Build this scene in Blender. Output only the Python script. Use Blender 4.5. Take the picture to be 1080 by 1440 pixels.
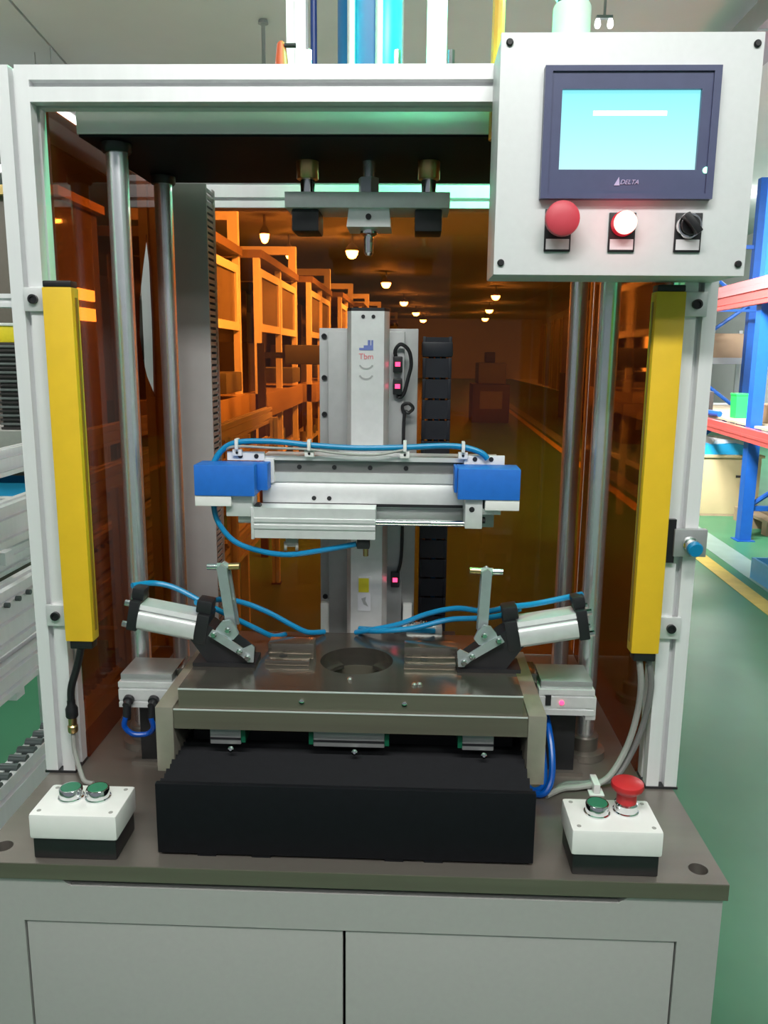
import bpy, bmesh, math, random
from mathutils import Vector, Matrix

for o in list(bpy.data.objects):
    bpy.data.objects.remove(o, do_unlink=True)
S = bpy.context.scene
C = S.collection
rnd = random.Random(7)

# ------------------------------------------------------------------ camera
def make_camera():
    pitch, yaw, roll = 0.191753, 0.033786, 0.009765
    cy, sy, cp, sp = math.cos(yaw), math.sin(yaw), math.cos(pitch), math.sin(pitch)
    f = Vector((-sy * cp, cy * cp, -sp)); r = Vector((cy, sy, 0)); u = r.cross(f)
    r2 = r * math.cos(roll) + u * math.sin(roll); u2 = u * math.cos(roll) - r * math.sin(roll)
    cd = bpy.data.cameras.new('camera'); co = bpy.data.objects.new('camera', cd); C.objects.link(co)
    cd.sensor_fit = 'VERTICAL'; cd.sensor_height = 36.0; cd.lens = 1143.5 / 1440 * 36.0
    cd.clip_start = 0.02; cd.clip_end = 200
    m = Matrix((r2, u2, -f)).transposed().to_4x4(); m.translation = Vector((0.0745, -1.1524, 1.4342))
    co.matrix_world = m
    S.camera = co
make_camera()

# ------------------------------------------------------------------ world, lamps, exposure
w = bpy.data.worlds.new('hall_air'); S.world = w; w.use_nodes = True
bgn = w.node_tree.nodes['Background']; bgn.inputs[0].default_value = (0.80, 0.87, 0.95, 1); bgn.inputs[1].default_value = 0.24
S.view_settings.view_transform = 'Standard'; S.view_settings.look = 'None'
S.view_settings.exposure = 0.0; S.view_settings.gamma = 1.0; S.view_settings.use_curve_mapping = False

def area_lamp(name, loc, size, watts, col=(1, 0.98, 0.95), aim=None, sy=None):
    d = bpy.data.lights.new(name, 'AREA'); d.energy = watts; d.color = col; d.size = size
    if sy: d.shape = 'RECTANGLE'; d.size_y = sy
    o = bpy.data.objects.new(name, d); C.objects.link(o); o.location = loc
    if aim is not None:
        o.rotation_euler = (Vector(aim) - Vector(loc)).to_track_quat('-Z', 'Y').to_euler()
    return o
# the hall's ceiling lamps: one hung low over the operator's place, the rest along the hall (upward lights are added to brighten the ceiling)
def hall_lamp(name, loc, size, sy, watts, up=0.35):
    area_lamp(name, loc, size, watts, sy=sy)
    if up:
        o = area_lamp(name + '_ceiling_fill', (loc[0], loc[1], loc[2] + 0.05), size, watts * up, sy=sy); o.rotation_euler = (math.pi, 0, 0)
hall_lamp('operator_lamp', (0.05, -1.30, 2.65), 1.3, 0.25, 44, 0.25)
hall_lamp('aisle_lamp', (1.8, -2.8, 3.2), 1.2, 0.3, 25, 0.9)
hall_lamp('aisle_lamp', (-2.4, -3.0, 3.2), 1.2, 0.3, 25, 0.9)
hall_lamp('hall_lamp', (-3.2, 2.2, 3.0), 1.2, 0.3, 50, 1.0)
hall_lamp('hall_lamp', (0.4, 4.6, 3.2), 1.2, 0.3, 7, 0.0)
hall_lamp('hall_lamp', (4.0, 5.0, 3.2), 1.2, 0.3, 125, 0.2)
hall_lamp('hall_lamp', (4.5, 10.5, 3.2), 1.2, 0.3, 170, 0.05)
hall_lamp('hall_lamp', (1.5, 24.0, 3.2), 2.0, 0.6, 30, 0.0)
area_lamp('rack_fill_light', (1.3, 3.6, 3.15), 1.2, 150, sy=0.2, aim=(3.1, 6.2, 1.2)).data.spread = math.radians(85)  # added fill light, brightens the front faces of the rack
# fill lights added along the machine row, aimed at it to brighten it
for ty in (4.6, 7.2, 10.2, 14.0):
    area_lamp('row_fill_light', (0.35 + 0.06 * ty, ty - 0.6, 3.1), 1.2, 80, sy=0.2, aim=(-1.3 + 0.06 * ty, ty, 2.0)).data.spread = math.radians(75)

# ------------------------------------------------------------------ materials
def mat(name, base, rough=0.5, metal=0.0, var=0.06, scale=40.0, bump=0.0, stretch=None, emit=None, es=0.0,
        spec=0.5, coat=0.0, var2=None):
    m = bpy.data.materials.new(name); m.use_nodes = True; nt = m.node_tree; N = nt.nodes; L = nt.links
    b = N['Principled BSDF']
    b.inputs['Roughness'].default_value = rough; b.inputs['Metallic'].default_value = metal
    b.inputs['Specular IOR Level'].default_value = spec; b.inputs['Coat Weight'].default_value = coat
    tc = N.new('ShaderNodeTexCoord'); mp = N.new('ShaderNodeMapping'); L.new(tc.outputs['Object'], mp.inputs['Vector'])
    if stretch: mp.inputs['Scale'].default_value = stretch
    nz = N.new('ShaderNodeTexNoise'); nz.inputs['Scale'].default_value = scale; nz.inputs['Detail'].default_value = 4
    L.new(mp.outputs[0], nz.inputs['Vector'])
    mix = N.new('ShaderNodeMix'); mix.data_type = 'RGBA'
    lo = tuple(max(0, c * (1 - var * 2)) for c in base); hi = tuple(min(1, c * (1 + var * 2)) for c in (var2 or base))
    mix.inputs[6].default_value = (*lo, 1); mix.inputs[7].default_value = (*hi, 1)
    L.new(nz.outputs['Fac'], mix.inputs[0]); L.new(mix.outputs[2], b.inputs['Base Color'])
    if bump > 0:
        bp = N.new('ShaderNodeBump'); bp.inputs['Strength'].default_value = bump; bp.inputs['Distance'].default_value = 0.002
        L.new(nz.outputs['Fac'], bp.inputs['Height']); L.new(bp.outputs[0], b.inputs['Normal'])
    if emit:
        b.inputs['Emission Color'].default_value = (*emit, 1); b.inputs['Emission Strength'].default_value = es
    return m

def amber_material(name, tint):
    """clear amber acrylic: tinted see-through sheet with a polished surface"""
    m = bpy.data.materials.new(name); m.use_nodes = True; nt = m.node_tree; N = nt.nodes; L = nt.links
    N.remove(N['Principled BSDF']); out = N['Material Output']
    tr = N.new('ShaderNodeBsdfTransparent'); gl = N.new('ShaderNodeBsdfGlossy'); gl.inputs['Roughness'].default_value = 0.03
    tc = N.new('ShaderNodeTexCoord'); nz = N.new('ShaderNodeTexNoise'); nz.inputs['Scale'].default_value = 3
    L.new(tc.outputs['Object'], nz.inputs['Vector'])
    mx = N.new('ShaderNodeMix'); mx.data_type = 'RGBA'
    mx.inputs[6].default_value = (*[c * 0.96 for c in tint], 1); mx.inputs[7].default_value = (*[min(1, c * 1.04) for c in tint], 1)
    L.new(nz.outputs['Fac'], mx.inputs[0]); L.new(mx.outputs[2], tr.inputs[0])
    fr = N.new('ShaderNodeFresnel'); fr.inputs[0].default_value = 1.45
    ge = N.new('ShaderNodeNewGeometry'); inv = N.new('ShaderNodeMath'); inv.operation = 'SUBTRACT'; inv.inputs[0].default_value = 1.0
    L.new(ge.outputs['Backfacing'], inv.inputs[1])          # polished outer faces only: no false total reflection inside the thin sheet
    mu = N.new('ShaderNodeMath'); mu.operation = 'MULTIPLY'; L.new(fr.outputs[0], mu.inputs[0]); L.new(inv.outputs[0], mu.inputs[1])
    ms = N.new('ShaderNodeMixShader'); L.new(mu.outputs[0], ms.inputs[0]); L.new(tr.outputs[0], ms.inputs[1]); L.new(gl.outputs[0], ms.inputs[2])
    df = N.new('ShaderNodeBsdfDiffuse'); df.inputs[0].default_value = (0.42, 0.07, 0.03, 1)
    m2 = N.new('ShaderNodeMixShader'); m2.inputs[0].default_value = 0.10
    L.new(ms.outputs[0], m2.inputs[1]); L.new(df.outputs[0], m2.inputs[2]); L.new(m2.outputs[0], out.inputs[0])
    return m

def screen_material():
    m = bpy.data.materials.new('screen_glow'); m.use_nodes = True; nt = m.node_tree; N = nt.nodes; L = nt.links
    b = N['Principled BSDF']; b.inputs['Base Color'].default_value = (0.05, 0.1, 0.12, 1); b.inputs['Roughness'].default_value = 0.25
    tc = N.new('ShaderNodeTexCoord'); sx = N.new('ShaderNodeSeparateXYZ'); L.new(tc.outputs['Generated'], sx.inputs[0])
    cr = N.new('ShaderNodeValToRGB'); L.new(sx.outputs['Z'], cr.inputs[0])
    e = cr.color_ramp.elements; e[0].color = (0.55, 0.96, 1.0, 1); e[1].color = (0.27, 0.90, 1.0, 1)
    L.new(cr.outputs[0], b.inputs['Emission Color']); b.inputs['Emission Strength'].default_value = 1.0
    return m

def floor_material():
    m = mat('green_epoxy', (0.045, 0.20, 0.10), 0.37, 0, 0.10, 2.2, 0.0, spec=0.3, var2=(0.06, 0.23, 0.12))
    return m

M = dict(
    alu=mat('anodised_aluminium', (0.80, 0.805, 0.815), 0.45, 0.3, 0.03, 60, stretch=(1, 1, 0.05)),
    alu_d=mat('grey_aluminium', (0.40, 0.41, 0.41), 0.45, 0.6, 0.05, 60),
    alu_w=mat('machined_aluminium', (0.72, 0.73, 0.73), 0.40, 0.45, 0.05, 70),
    chrome=mat('chrome', (0.78, 0.79, 0.80), 0.12, 1.0, 0.02, 50),
    rod=mat('ground_rod_steel', (0.82, 0.84, 0.87), 0.27, 0.88, 0.03, 80),
    steel=mat('ground_steel_plate', (0.20, 0.178, 0.155), 0.36, 0.6, 0.10, 14, 0.05, stretch=(0.2, 1, 1), var2=(0.24, 0.215, 0.19)),
    fix=mat('fixture_tool_steel', (0.22, 0.195, 0.17), 0.19, 0.85, 0.12, 30, 0.03, stretch=(0.15, 1, 1), var2=(0.27, 0.24, 0.205)),
    edge=mat('mill_edge_steel', (0.155, 0.143, 0.108), 0.45, 0.5, 0.12, 60, 0.05, stretch=(0.05, 1, 1)),
    top=mat('blackened_steel_plate', (0.70, 0.68, 0.65), 0.42, 0.6, 0.06, 30, stretch=(0.1, 1, 1)),
    black=mat('black_oxide', (0.012, 0.012, 0.014), 0.45, 0.0, 0.2, 50),
    rubber=mat('black_bellows_fabric', (0.0035, 0.004, 0.006), 0.65, 0, 0.2, 90, 0.1, spec=0.2),
    blackpl=mat('black_plastic', (0.010, 0.010, 0.012), 0.4, 0, 0.1, 50),
    navy=mat('dark_chain_plastic', (0.012, 0.014, 0.022), 0.5, 0, 0.15, 40),
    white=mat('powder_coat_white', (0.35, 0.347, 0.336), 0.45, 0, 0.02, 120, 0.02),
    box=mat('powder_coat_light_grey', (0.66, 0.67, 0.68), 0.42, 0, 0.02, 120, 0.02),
    whitepl=mat('white_plastic', (0.72, 0.72, 0.70), 0.4, 0, 0.02, 60),
    yellow=mat('yellow_paint', (0.74, 0.47, 0.018), 0.42, 0, 0.04, 40),
    blue=mat('blue_printed_plastic', (0.012, 0.14, 0.56), 0.5, 0, 0.06, 90, 0.05),
    tube=mat('blue_air_hose', (0.004, 0.21, 0.44), 0.3, 0, 0.05, 30),
    red=mat('red_plastic', (0.50, 0.02, 0.025), 0.4, 0, 0.05, 30),
    pink=mat('matt_red_mushroom', (0.55, 0.05, 0.075), 0.5, 0, 0.05, 30),
    green=mat('green_button_plastic', (0.02, 0.17, 0.09), 0.4, 0, 0.05, 30),
    brass=mat('brass', (0.60, 0.42, 0.20), 0.3, 1.0, 0.05, 40),
    zinc=mat('zinc_plated_steel', (0.50, 0.56, 0.57), 0.33, 0.7, 0.08, 60, 0.05),
    cable=mat('grey_cable_jacket', (0.30, 0.30, 0.28), 0.5, 0, 0.05, 30),
    duct=mat('grey_duct_plastic', (0.42, 0.41, 0.40), 0.5, 0, 0.04, 30),
    bezel=mat('dark_bezel_plastic', (0.07, 0.08, 0.16), 0.35, 0, 0.05, 60),
    screen=screen_material(), lensdark=mat('smoked_yellow_lens', (0.30, 0.16, 0.01), 0.3),
    glow_white=mat('lit_text', (0.8, 0.8, 0.8), 0.4, emit=(1, 1, 1), es=1.3),
    led_red=mat('lit_red_led', (0.5, 0.0, 0.05), 0.4, emit=(1, 0.05, 0.15), es=3),
    led_green=mat('lit_green_led', (0.1, 0.6, 0.3), 0.4, emit=(0.35, 1, 0.6), es=3),
    lamp_red=mat('lit_red_lens', (0.8, 0.1, 0.1), 0.3, emit=(1.0, 0.50, 0.40), es=2.6),
    lens_rim=mat('red_lens_rim', (0.55, 0.01, 0.03), 0.3, emit=(1, 0.02, 0.05), es=0.35),
    tower_green=mat('lit_green_lens', (0.1, 0.7, 0.3), 0.3, emit=(0.1, 1.0, 0.45), es=6),
    tower_pale=mat('pale_tower_plastic', (0.80, 0.82, 0.80), 0.4, 0, 0.03, 30),
    orange=mat('orange_plastic', (0.72, 0.13, 0.05), 0.45, 0, 0.05, 30),
    conduit=mat('orange_tube', (0.75, 0.33, 0.05), 0.35, 0, 0.05, 30),
    navyblue=mat('blue_painted_cylinder', (0.02, 0.20, 0.48), 0.35, 0, 0.05, 20),
    print_blue=mat('blue_print', (0.12, 0.16, 0.42), 0.6), print_red=mat('red_print', (0.65, 0.16, 0.18), 0.6),
    print_grey=mat('grey_print', (0.32, 0.33, 0.33), 0.6), label_y=mat('yellow_label', (0.62, 0.56, 0.02), 0.5),
    label_w=mat('white_label', (0.62, 0.62, 0.66), 0.5), tag=mat('legend_plate', (0.62, 0.62, 0.64), 0.4),
    violet=mat('pale_logo_print', (0.45, 0.40, 0.62), 0.5),
    amber=amber_material('amber_acrylic', (0.77, 0.385, 0.125)), amber_dimmed=amber_material('dimmed_amber_acrylic', (0.47, 0.21, 0.068)),  # side sheets: darker tint paints in the light lost at a grazing view
    floor=floor_material(),
    yline=mat('yellow_floor_paint', (0.62, 0.47, 0.10), 0.45, 0, 0.12, 12),
    gline=mat('grey_floor_strip', (0.26, 0.38, 0.34), 0.4, 0, 0.1, 8),
    ceil=mat('ceiling_panel_grey', (0.70, 0.73, 0.745), 0.7, 0, 0.02, 3),
    wall=mat('white_wall_paint', (0.80, 0.82, 0.84), 0.7, 0, 0.03, 2),
    rackblue=mat('rack_blue_paint', (0.01, 0.09, 0.40), 0.4, 0, 0.06, 20),
    rackred=mat('rack_red_paint', (0.62, 0.09, 0.085), 0.4, 0, 0.06, 20),
    ply=mat('plywood_deck', (0.50, 0.42, 0.30), 0.7, 0, 0.1, 12, stretch=(1, 0.2, 1)),
    card=mat('cardboard', (0.36, 0.25, 0.16), 0.8, 0, 0.06, 10),
    beige=mat('beige_board', (0.48, 0.39, 0.22), 0.75, 0, 0.05, 6),
    gbin=mat('green_bin_plastic', (0.02, 0.55, 0.10), 0.45, 0, 0.04, 10),
    cyan=mat('bright_blue_sheet', (0.02, 0.36, 0.72), 0.45, 0, 0.06, 10),
    wood=mat('pallet_wood', (0.34, 0.25, 0.16), 0.8, 0, 0.12, 14),
    greyshelf=mat('grey_shelf_steel', (0.38, 0.40, 0.42), 0.5, 0.2, 0.04, 10),
    frame_w=mat('white_machine_frame', (0.80, 0.79, 0.74), 0.45, 0, 0.03, 10),
    pane=mat('dusty_polycarbonate', (0.15, 0.13, 0.10), 0.25, 0, 0.08, 2),
    dark=mat('dark_machine_paint', (0.035, 0.03, 0.03), 0.5, 0, 0.2, 6),
    greygear=mat('grey_casting', (0.14, 0.15, 0.15), 0.5, 0.1, 0.1, 10),
    lampglow=mat('lit_lamp_lens', (0.9, 0.9, 0.9), 0.4, emit=(1, 0.95, 0.88), es=90),
    lampbody=mat('lamp_housing', (0.45, 0.45, 0.45), 0.5, 0.2),
    tubeglow=mat('lit_tube', (0.9, 0.9, 0.9), 0.4, emit=(1, 1, 1), es=2.5),
    boxglow=mat('lit_box_window', (0.9, 0.9, 0.8), 0.4, emit=(1, 0.92, 0.75), es=14.0),
    roller=mat('dark_roller', (0.09, 0.11, 0.11), 0.4, 0.2, 0.1, 20),
    jacket=mat('dark_cloth', (0.02, 0.02, 0.03), 0.8),
)

# ------------------------------------------------------------------ mesh helpers
class MB:
    def __init__(s, m=None): s.v = []; s.f = []; s.m = m
    def add(s, vs, fs):
        n = len(s.v)
        s.v += [(s.m @ Vector(p)) if s.m else Vector(p) for p in vs]; s.f += [tuple(i + n for i in f) for f in fs]
        return s
    def box(s, x0, x1, y0, y1, z0, z1, b=0.0):
        if b <= 0:
            return s.add([(x0, y0, z0), (x1, y0, z0), (x1, y1, z0), (x0, y1, z0), (x0, y0, z1), (x1, y0, z1), (x1, y1, z1), (x0, y1, z1)],
                         [(0, 3, 2, 1), (4, 5, 6, 7), (0, 1, 5, 4), (1, 2, 6, 5), (2, 3, 7, 6), (3, 0, 4, 7)])
        bm = bmesh.new(); bmesh.ops.create_cube(bm, size=1)
        for v in bm.verts:
            v.co = Vector(((x0 + x1) / 2 + v.co.x * (x1 - x0), (y0 + y1) / 2 + v.co.y * (y1 - y0), (z0 + z1) / 2 + v.co.z * (z1 - z0)))
        bmesh.ops.bevel(bm, geom=list(bm.edges), offset=b, segments=2, profile=0.6, affect='EDGES')
        bm.verts.index_update()
        s.add([v.co.copy() for v in bm.verts], [tuple(v.index for v in f.verts) for f in bm.faces]); bm.free()
        return s
    def cyl(s, p0, p1, r, n=20, r2=None, caps=True):
        p0, p1 = Vector(p0), Vector(p1); r2 = r if r2 is None else r2
        d = (p1 - p0).normalized(); a = d.orthogonal().normalized(); b = d.cross(a)
        vs = []
        for p, rr in ((p0, r), (p1, r2)):
            for i in range(n):
                t = 2 * math.pi * i / n; vs.append(p + a * math.cos(t) * rr + b * math.sin(t) * rr)
        fs = [(i, (i + 1) % n, n + (i + 1) % n, n + i) for i in range(n)]
        if caps: fs += [tuple(range(n - 1, -1, -1)), tuple(range(n, 2 * n))]
        return s.add(vs, fs)
    def lathe(s, prof, base, axis=(0, 0, 1), n=28):
        """prof: list of (radius, height along the axis)"""
        base = Vector(base); d = Vector(axis).normalized(); a = d.orthogonal().normalized(); b = d.cross(a)
        vs, fs = [], []
        for r, h in prof:
            for i in range(n):
                t = 2 * math.pi * i / n; vs.append(base + d * h + a * math.cos(t) * r + b * math.sin(t) * r)
        for k in range(len(prof) - 1):
            for i in range(n):
                j = (i + 1) % n; fs.append((k * n + i, k * n + j, (k + 1) * n + j, (k + 1) * n + i))
        fs += [tuple(range(n - 1, -1, -1)), tuple(range((len(prof) - 1) * n, len(prof) * n))]
        return s.add(vs, fs)
    def tube(s, pts, r, n=10, sub=6):
        pts = [Vector(p) for p in pts]
        P = [pts[0]] + pts + [pts[-1]]; path = []
        for i in range(1, len(P) - 2):
            for k in range(sub):
                t = k / sub; a, b, c, d = P[i - 1], P[i], P[i + 1], P[i + 2]
                path.append(0.5 * ((2 * b) + (c - a) * t + (2 * a - 5 * b + 4 * c - d) * t * t + (3 * b - a - 3 * c + d) * t ** 3))
        path.append(pts[-1])
        vs, fs = [], []; prev = None
        for i, p in enumerate(path):
            d = (path[min(i + 1, len(path) - 1)] - path[max(i - 1, 0)]).normalized()
            if prev is None: a = d.orthogonal().normalized()
            else: a = (prev - d * prev.dot(d)).normalized()
            prev = a; b = d.cross(a)
            for k in range(n):
                t = 2 * math.pi * k / n; vs.append(p + a * math.cos(t) * r + b * math.sin(t) * r)
        for i in range(len(path) - 1):
            for k in range(n):
                j = (k + 1) % n; fs.append((i * n + k, i * n + j, (i + 1) * n + j, (i + 1) * n + k))
        fs += [tuple(range(n - 1, -1, -1)), tuple(range((len(path) - 1) * n, len(path) * n))]
        return s.add(vs, fs)
    def prism(s, poly, axis, a0, a1):
        """poly in the two axes left over (x: (y,z), y: (x,z), z: (x,y))"""
        def p3(u, v, a): return {'x': (a, u, v), 'y': (u, a, v), 'z': (u, v, a)}[axis]
        n = len(poly)
        vs = [p3(u, v, a0) for u, v in poly] + [p3(u, v, a1) for u, v in poly]
        fs = [tuple(range(n - 1, -1, -1)), tuple(range(n, 2 * n))] + [(i, (i + 1) % n, n + (i + 1) % n, n + i) for i in range(n)]
        return s.add(vs, fs)
    def plate(s, outline, holes, axis, a0, a1, n=28):
        """flat plate with real holes; holes: list of (u, v, r) or of outlines"""
        def p3(u, v, a): return {'x': (a, u, v), 'y': (u, a, v), 'z': (u, v, a)}[axis]
        loops = [list(outline)]
        for h in holes:
            loops.append([(h[0] + h[2] * math.cos(2 * math.pi * i / n), h[1] + h[2] * math.sin(2 * math.pi * i / n)) for i in range(n)] if not isinstance(h[0], tuple) else list(h))
        for a in (a0, a1):
            bm = bmesh.new(); ed = []
            for lp in loops:
                vv = [bm.verts.new(p3(u, v, a)) for u, v in lp]
                ed += [bm.edges.new((vv[i], vv[(i + 1) % len(vv)])) for i in range(len(vv))]
            bmesh.ops.triangle_fill(bm, edges=ed, use_beauty=True)
            bm.verts.index_update()
            s.add([v.co.copy() for v in bm.verts], [tuple(v.index for v in f.verts) for f in bm.faces]); bm.free()
        for lp in loops:
            k = len(lp)
            s.add([p3(u, v, a0) for u, v in lp] + [p3(u, v, a1) for u, v in lp], [(i, (i + 1) % k, k + (i + 1) % k, k + i) for i in range(k)])
        return s
    def build(s, name, material, parent=None, label=None, smooth=35):
        org = parent_loc(parent) if parent else Vector((0, 0, 0))
        me = bpy.data.meshes.new(name)
        me.from_pydata([tuple(p - org) for p in s.v], [], s.f)
        bm = bmesh.new(); bm.from_mesh(me); bmesh.ops.remove_doubles(bm, verts=bm.verts, dist=1e-6)
        bmesh.ops.recalc_face_normals(bm, faces=bm.faces); bm.to_mesh(me); bm.free()
        if smooth:
            me.polygons.foreach_set('use_smooth', [True] * len(me.polygons)); me.set_sharp_from_angle(angle=math.radians(smooth))
        me.materials.append(M[material] if isinstance(material, str) else material)
        o = bpy.data.objects.new(name, me); C.objects.link(o)
        if parent: o.parent = parent
        if label: o['label'] = label
        return o

def parent_loc(p):
    v = Vector((0, 0, 0))
    while p is not None: v += p.location; p = p.parent
    return v
def thing(name, label, cat, loc=(0, 0, 0), group=None):
    o = bpy.data.objects.new(name, None); C.objects.link(o); o.empty_display_size = 0.05
    o.location = loc; o['label'] = label; o['category'] = cat
    if group: o['group'] = group
    return o
def tag(o, label, cat, group=None):
    o['label'] = label; o['category'] = cat
    if group: o['group'] = group
    return o
def struct(o, label=None):
    o['kind'] = 'structure'
    if label: o['label'] = label
    return o
def box(*a, **k): return MB().box(*a, **k)
def cyl(*a, **k): return MB().cyl(*a, **k)

def text_mesh(name, body, size, material, parent, loc, depth=0.0006, shear=0.0, rot=(math.pi / 2, 0, 0)):
    cu = bpy.data.curves.new(name, 'FONT'); cu.body = body; cu.size = size; cu.extrude = depth; cu.align_x = 'CENTER'; cu.align_y = 'CENTER'; cu.shear = shear
    t = bpy.data.objects.new('lettering_source', cu); C.objects.link(t)
    dg = bpy.context.evaluated_depsgraph_get(); me = bpy.data.meshes.new_from_object(t.evaluated_get(dg))
    bpy.data.objects.remove(t, do_unlink=True)
    me.materials.clear(); me.materials.append(M[material])
    o = bpy.data.objects.new(name, me); C.objects.link(o); o.parent = parent
    o.location = Vector(loc) - parent_loc(parent); o.rotation_euler = rot
    return o

def slot_poly(w, h, cx=0.0, cy=0.0, s=0.0042, d=0.014, nx=1, ny=1):
    """T-slot profile outline; nx slots in the top and bottom, ny in the sides"""
    def side(length, n): return [(-length / 2 + length * (2 * k + 1) / (2 * n)) for k in range(n)]
    p = []
    p.append((-w / 2, -h / 2))
    for c in side(w, nx): p += [(c - s, -h / 2), (c - s, -h / 2 + d), (c + s, -h / 2 + d), (c + s, -h / 2)]
    p.append((w / 2, -h / 2))
    for c in side(h, ny): p += [(w / 2, c - s), (w / 2 - d, c - s), (w / 2 - d, c + s), (w / 2, c + s)]
    p.append((w / 2, h / 2))
    for c in reversed(side(w, nx)): p += [(c + s, h / 2), (c + s, h / 2 - d), (c - s, h / 2 - d), (c - s, h / 2)]
    p.append((-w / 2, h / 2))
    for c in reversed(side(h, ny)): p += [(-w / 2, c + s), (-w / 2 + d, c + s), (-w / 2 + d, c - s), (-w / 2, c - s)]
    return [(x + cx, y + cy) for x, y in p]

# ================================================================== SETTING
struct(box(-9, 6.2, -6, 52, -0.05, 0.0).build('floor', 'floor'), 'glossy green epoxy factory floor')
def line_strip(x_at, y0, y1, w, name, m):
    k = 0.06 * 0.45
    return MB().prism([(x_at + k * y0 - w / 2, y0), (x_at + k * y0 + w / 2, y0), (x_at + k * y1 + w / 2, y1), (x_at + k * y1 - w / 2, y1)], 'z', 0.0005, 0.003).build(name, m)
struct(line_strip(2.07, -5, 30, 0.11, 'trim_1', 'yline'), 'yellow painted aisle line on green floor')
struct(line_strip(2.30, -5, 30, 0.20, 'trim_2', 'gline'), 'grey strip on floor in front of racking')
ceil = bpy.data.objects.new('ceiling', None); C.objects.link(ceil); ceil['kind'] = 'structure'; ceil['label'] = 'grey ceiling of wide panels with dark seams'
for e0, e1 in ((-10.0, -1.36), (-1.36, 4.6), (4.6, 9.0)):
    MB().prism([(e0 + 0.010, -6), (e1 - 0.010, -6), (e1 - 6.38 - 0.010 if e1 < 0 else e1, 52), (e0 - 6.38 + 0.010 if -5 < e0 < 0 else e0 + 0.010, 52)], 'z', 3.60, 3.64).build('ceiling_panel', 'ceil', ceil)
box(-10, 8, -6, 52, 3.65, 3.70).build('ceiling_backing', 'dark', ceil)
struct(box(-9, 8, 50, 50.2, 0, 3.65).build('wall_back', 'wall'), 'far white end wall')
struct(box(-9.2, -9.0, -6, 52, 0, 3.65).build('wall_left', 'wall'), 'white left hall wall')
struct(MB().prism([(5.0, -6), (5.2, -6), (8.2, 52), (8.0, 52)], 'z', 0, 3.65).build('wall_right', 'wall'), 'white right hall wall')

# ================================================================== PRESS MACHINE
# ---- cabinet
cab = thing('base_cabinet', 'white painted steel base cabinet with two flush doors', 'cabinet', (0, 0.19, 0))
MB().plate([(-0.467, 0.06), (0.467, 0.06), (0.467, 0.7775), (0.352, 0.7775), (0.340, 0.768), (-0.350, 0.768), (-0.362, 0.7775), (-0.467, 0.7775)],
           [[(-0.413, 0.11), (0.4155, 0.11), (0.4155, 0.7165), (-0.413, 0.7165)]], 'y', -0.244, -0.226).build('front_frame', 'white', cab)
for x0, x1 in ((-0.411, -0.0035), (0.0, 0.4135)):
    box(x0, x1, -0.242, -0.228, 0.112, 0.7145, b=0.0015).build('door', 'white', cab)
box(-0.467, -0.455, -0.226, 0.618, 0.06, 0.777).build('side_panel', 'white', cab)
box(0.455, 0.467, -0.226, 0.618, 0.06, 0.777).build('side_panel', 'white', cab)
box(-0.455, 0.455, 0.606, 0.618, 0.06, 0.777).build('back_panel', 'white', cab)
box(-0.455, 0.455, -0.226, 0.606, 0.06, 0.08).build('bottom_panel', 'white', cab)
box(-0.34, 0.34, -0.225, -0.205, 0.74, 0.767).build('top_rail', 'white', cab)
for x in (-0.42, 0.42):
    for y in (-0.2, 0.57):
        MB().lathe([(0.03, 0), (0.03, 0.01), (0.012, 0.014), (0.012, 0.062)], (x, y, 0)).build('foot', 'black', cab)

# ---- steel table plate
tp = thing('table_plate', 'thick brownish ground steel table plate on the cabinet', 'table plate', (0, 0.19, 0.778))
MB().plate([(-0.472, -0.247), (0.472, -0.247), (0.472, 0.62), (-0.472, 0.62)], [(0.444, -0.217, 0.012), (-0.449, -0.213, 0.012)], 'z', 0.778, 0.8).build('plate', 'steel', tp, smooth=20)
for x, y in ((0.444, -0.217), (-0.449, -0.213)):
    cyl((x, y, 0.7785), (x, y, 0.785), 0.0118).build('hole_plug', 'black', tp)
box(-0.4715, 0.4715, -0.2476, -0.247, 0.7785, 0.7992).build('milled_edge', 'edge', tp, 'olive brown milled front edge')

# ---- aluminium frame
fr = thing('machine_frame', 'upright silver aluminium slotted profile frame around the press', 'frame', (0, 0.27, 0.8))
for x in (-0.455, 0.455):
    for y in (0.0, 0.55):
        MB().prism(slot_poly(0.045, 0.045, x, y), 'z', 0.8, 1.799).build('post', 'alu', fr)
MB().prism(slot_poly(0.045, 0.045, 0.0, 1.7765), 'x', -0.4325, 0.4325).build('beam', 'alu', fr)
MB().prism(slot_poly(0.045, 0.06, 0.55, 1.746, d=0.010, ny=2), 'x', -0.4325, 0.4325).build('beam', 'alu', fr)
for x in (-0.455, 0.455):
    for y in (0.0,):
        box(x - 0.024, x + 0.024, y - 0.024, y + 0.024, 0.8, 0.8035).build('base_pad', 'black', fr)
MB().prism(slot_poly(0.03, 0.018, 0.0, 1.502, s=0.003, d=0.004), 'x', -1.15, -0.4775).build('tie_bar', 'alu', fr)

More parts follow.
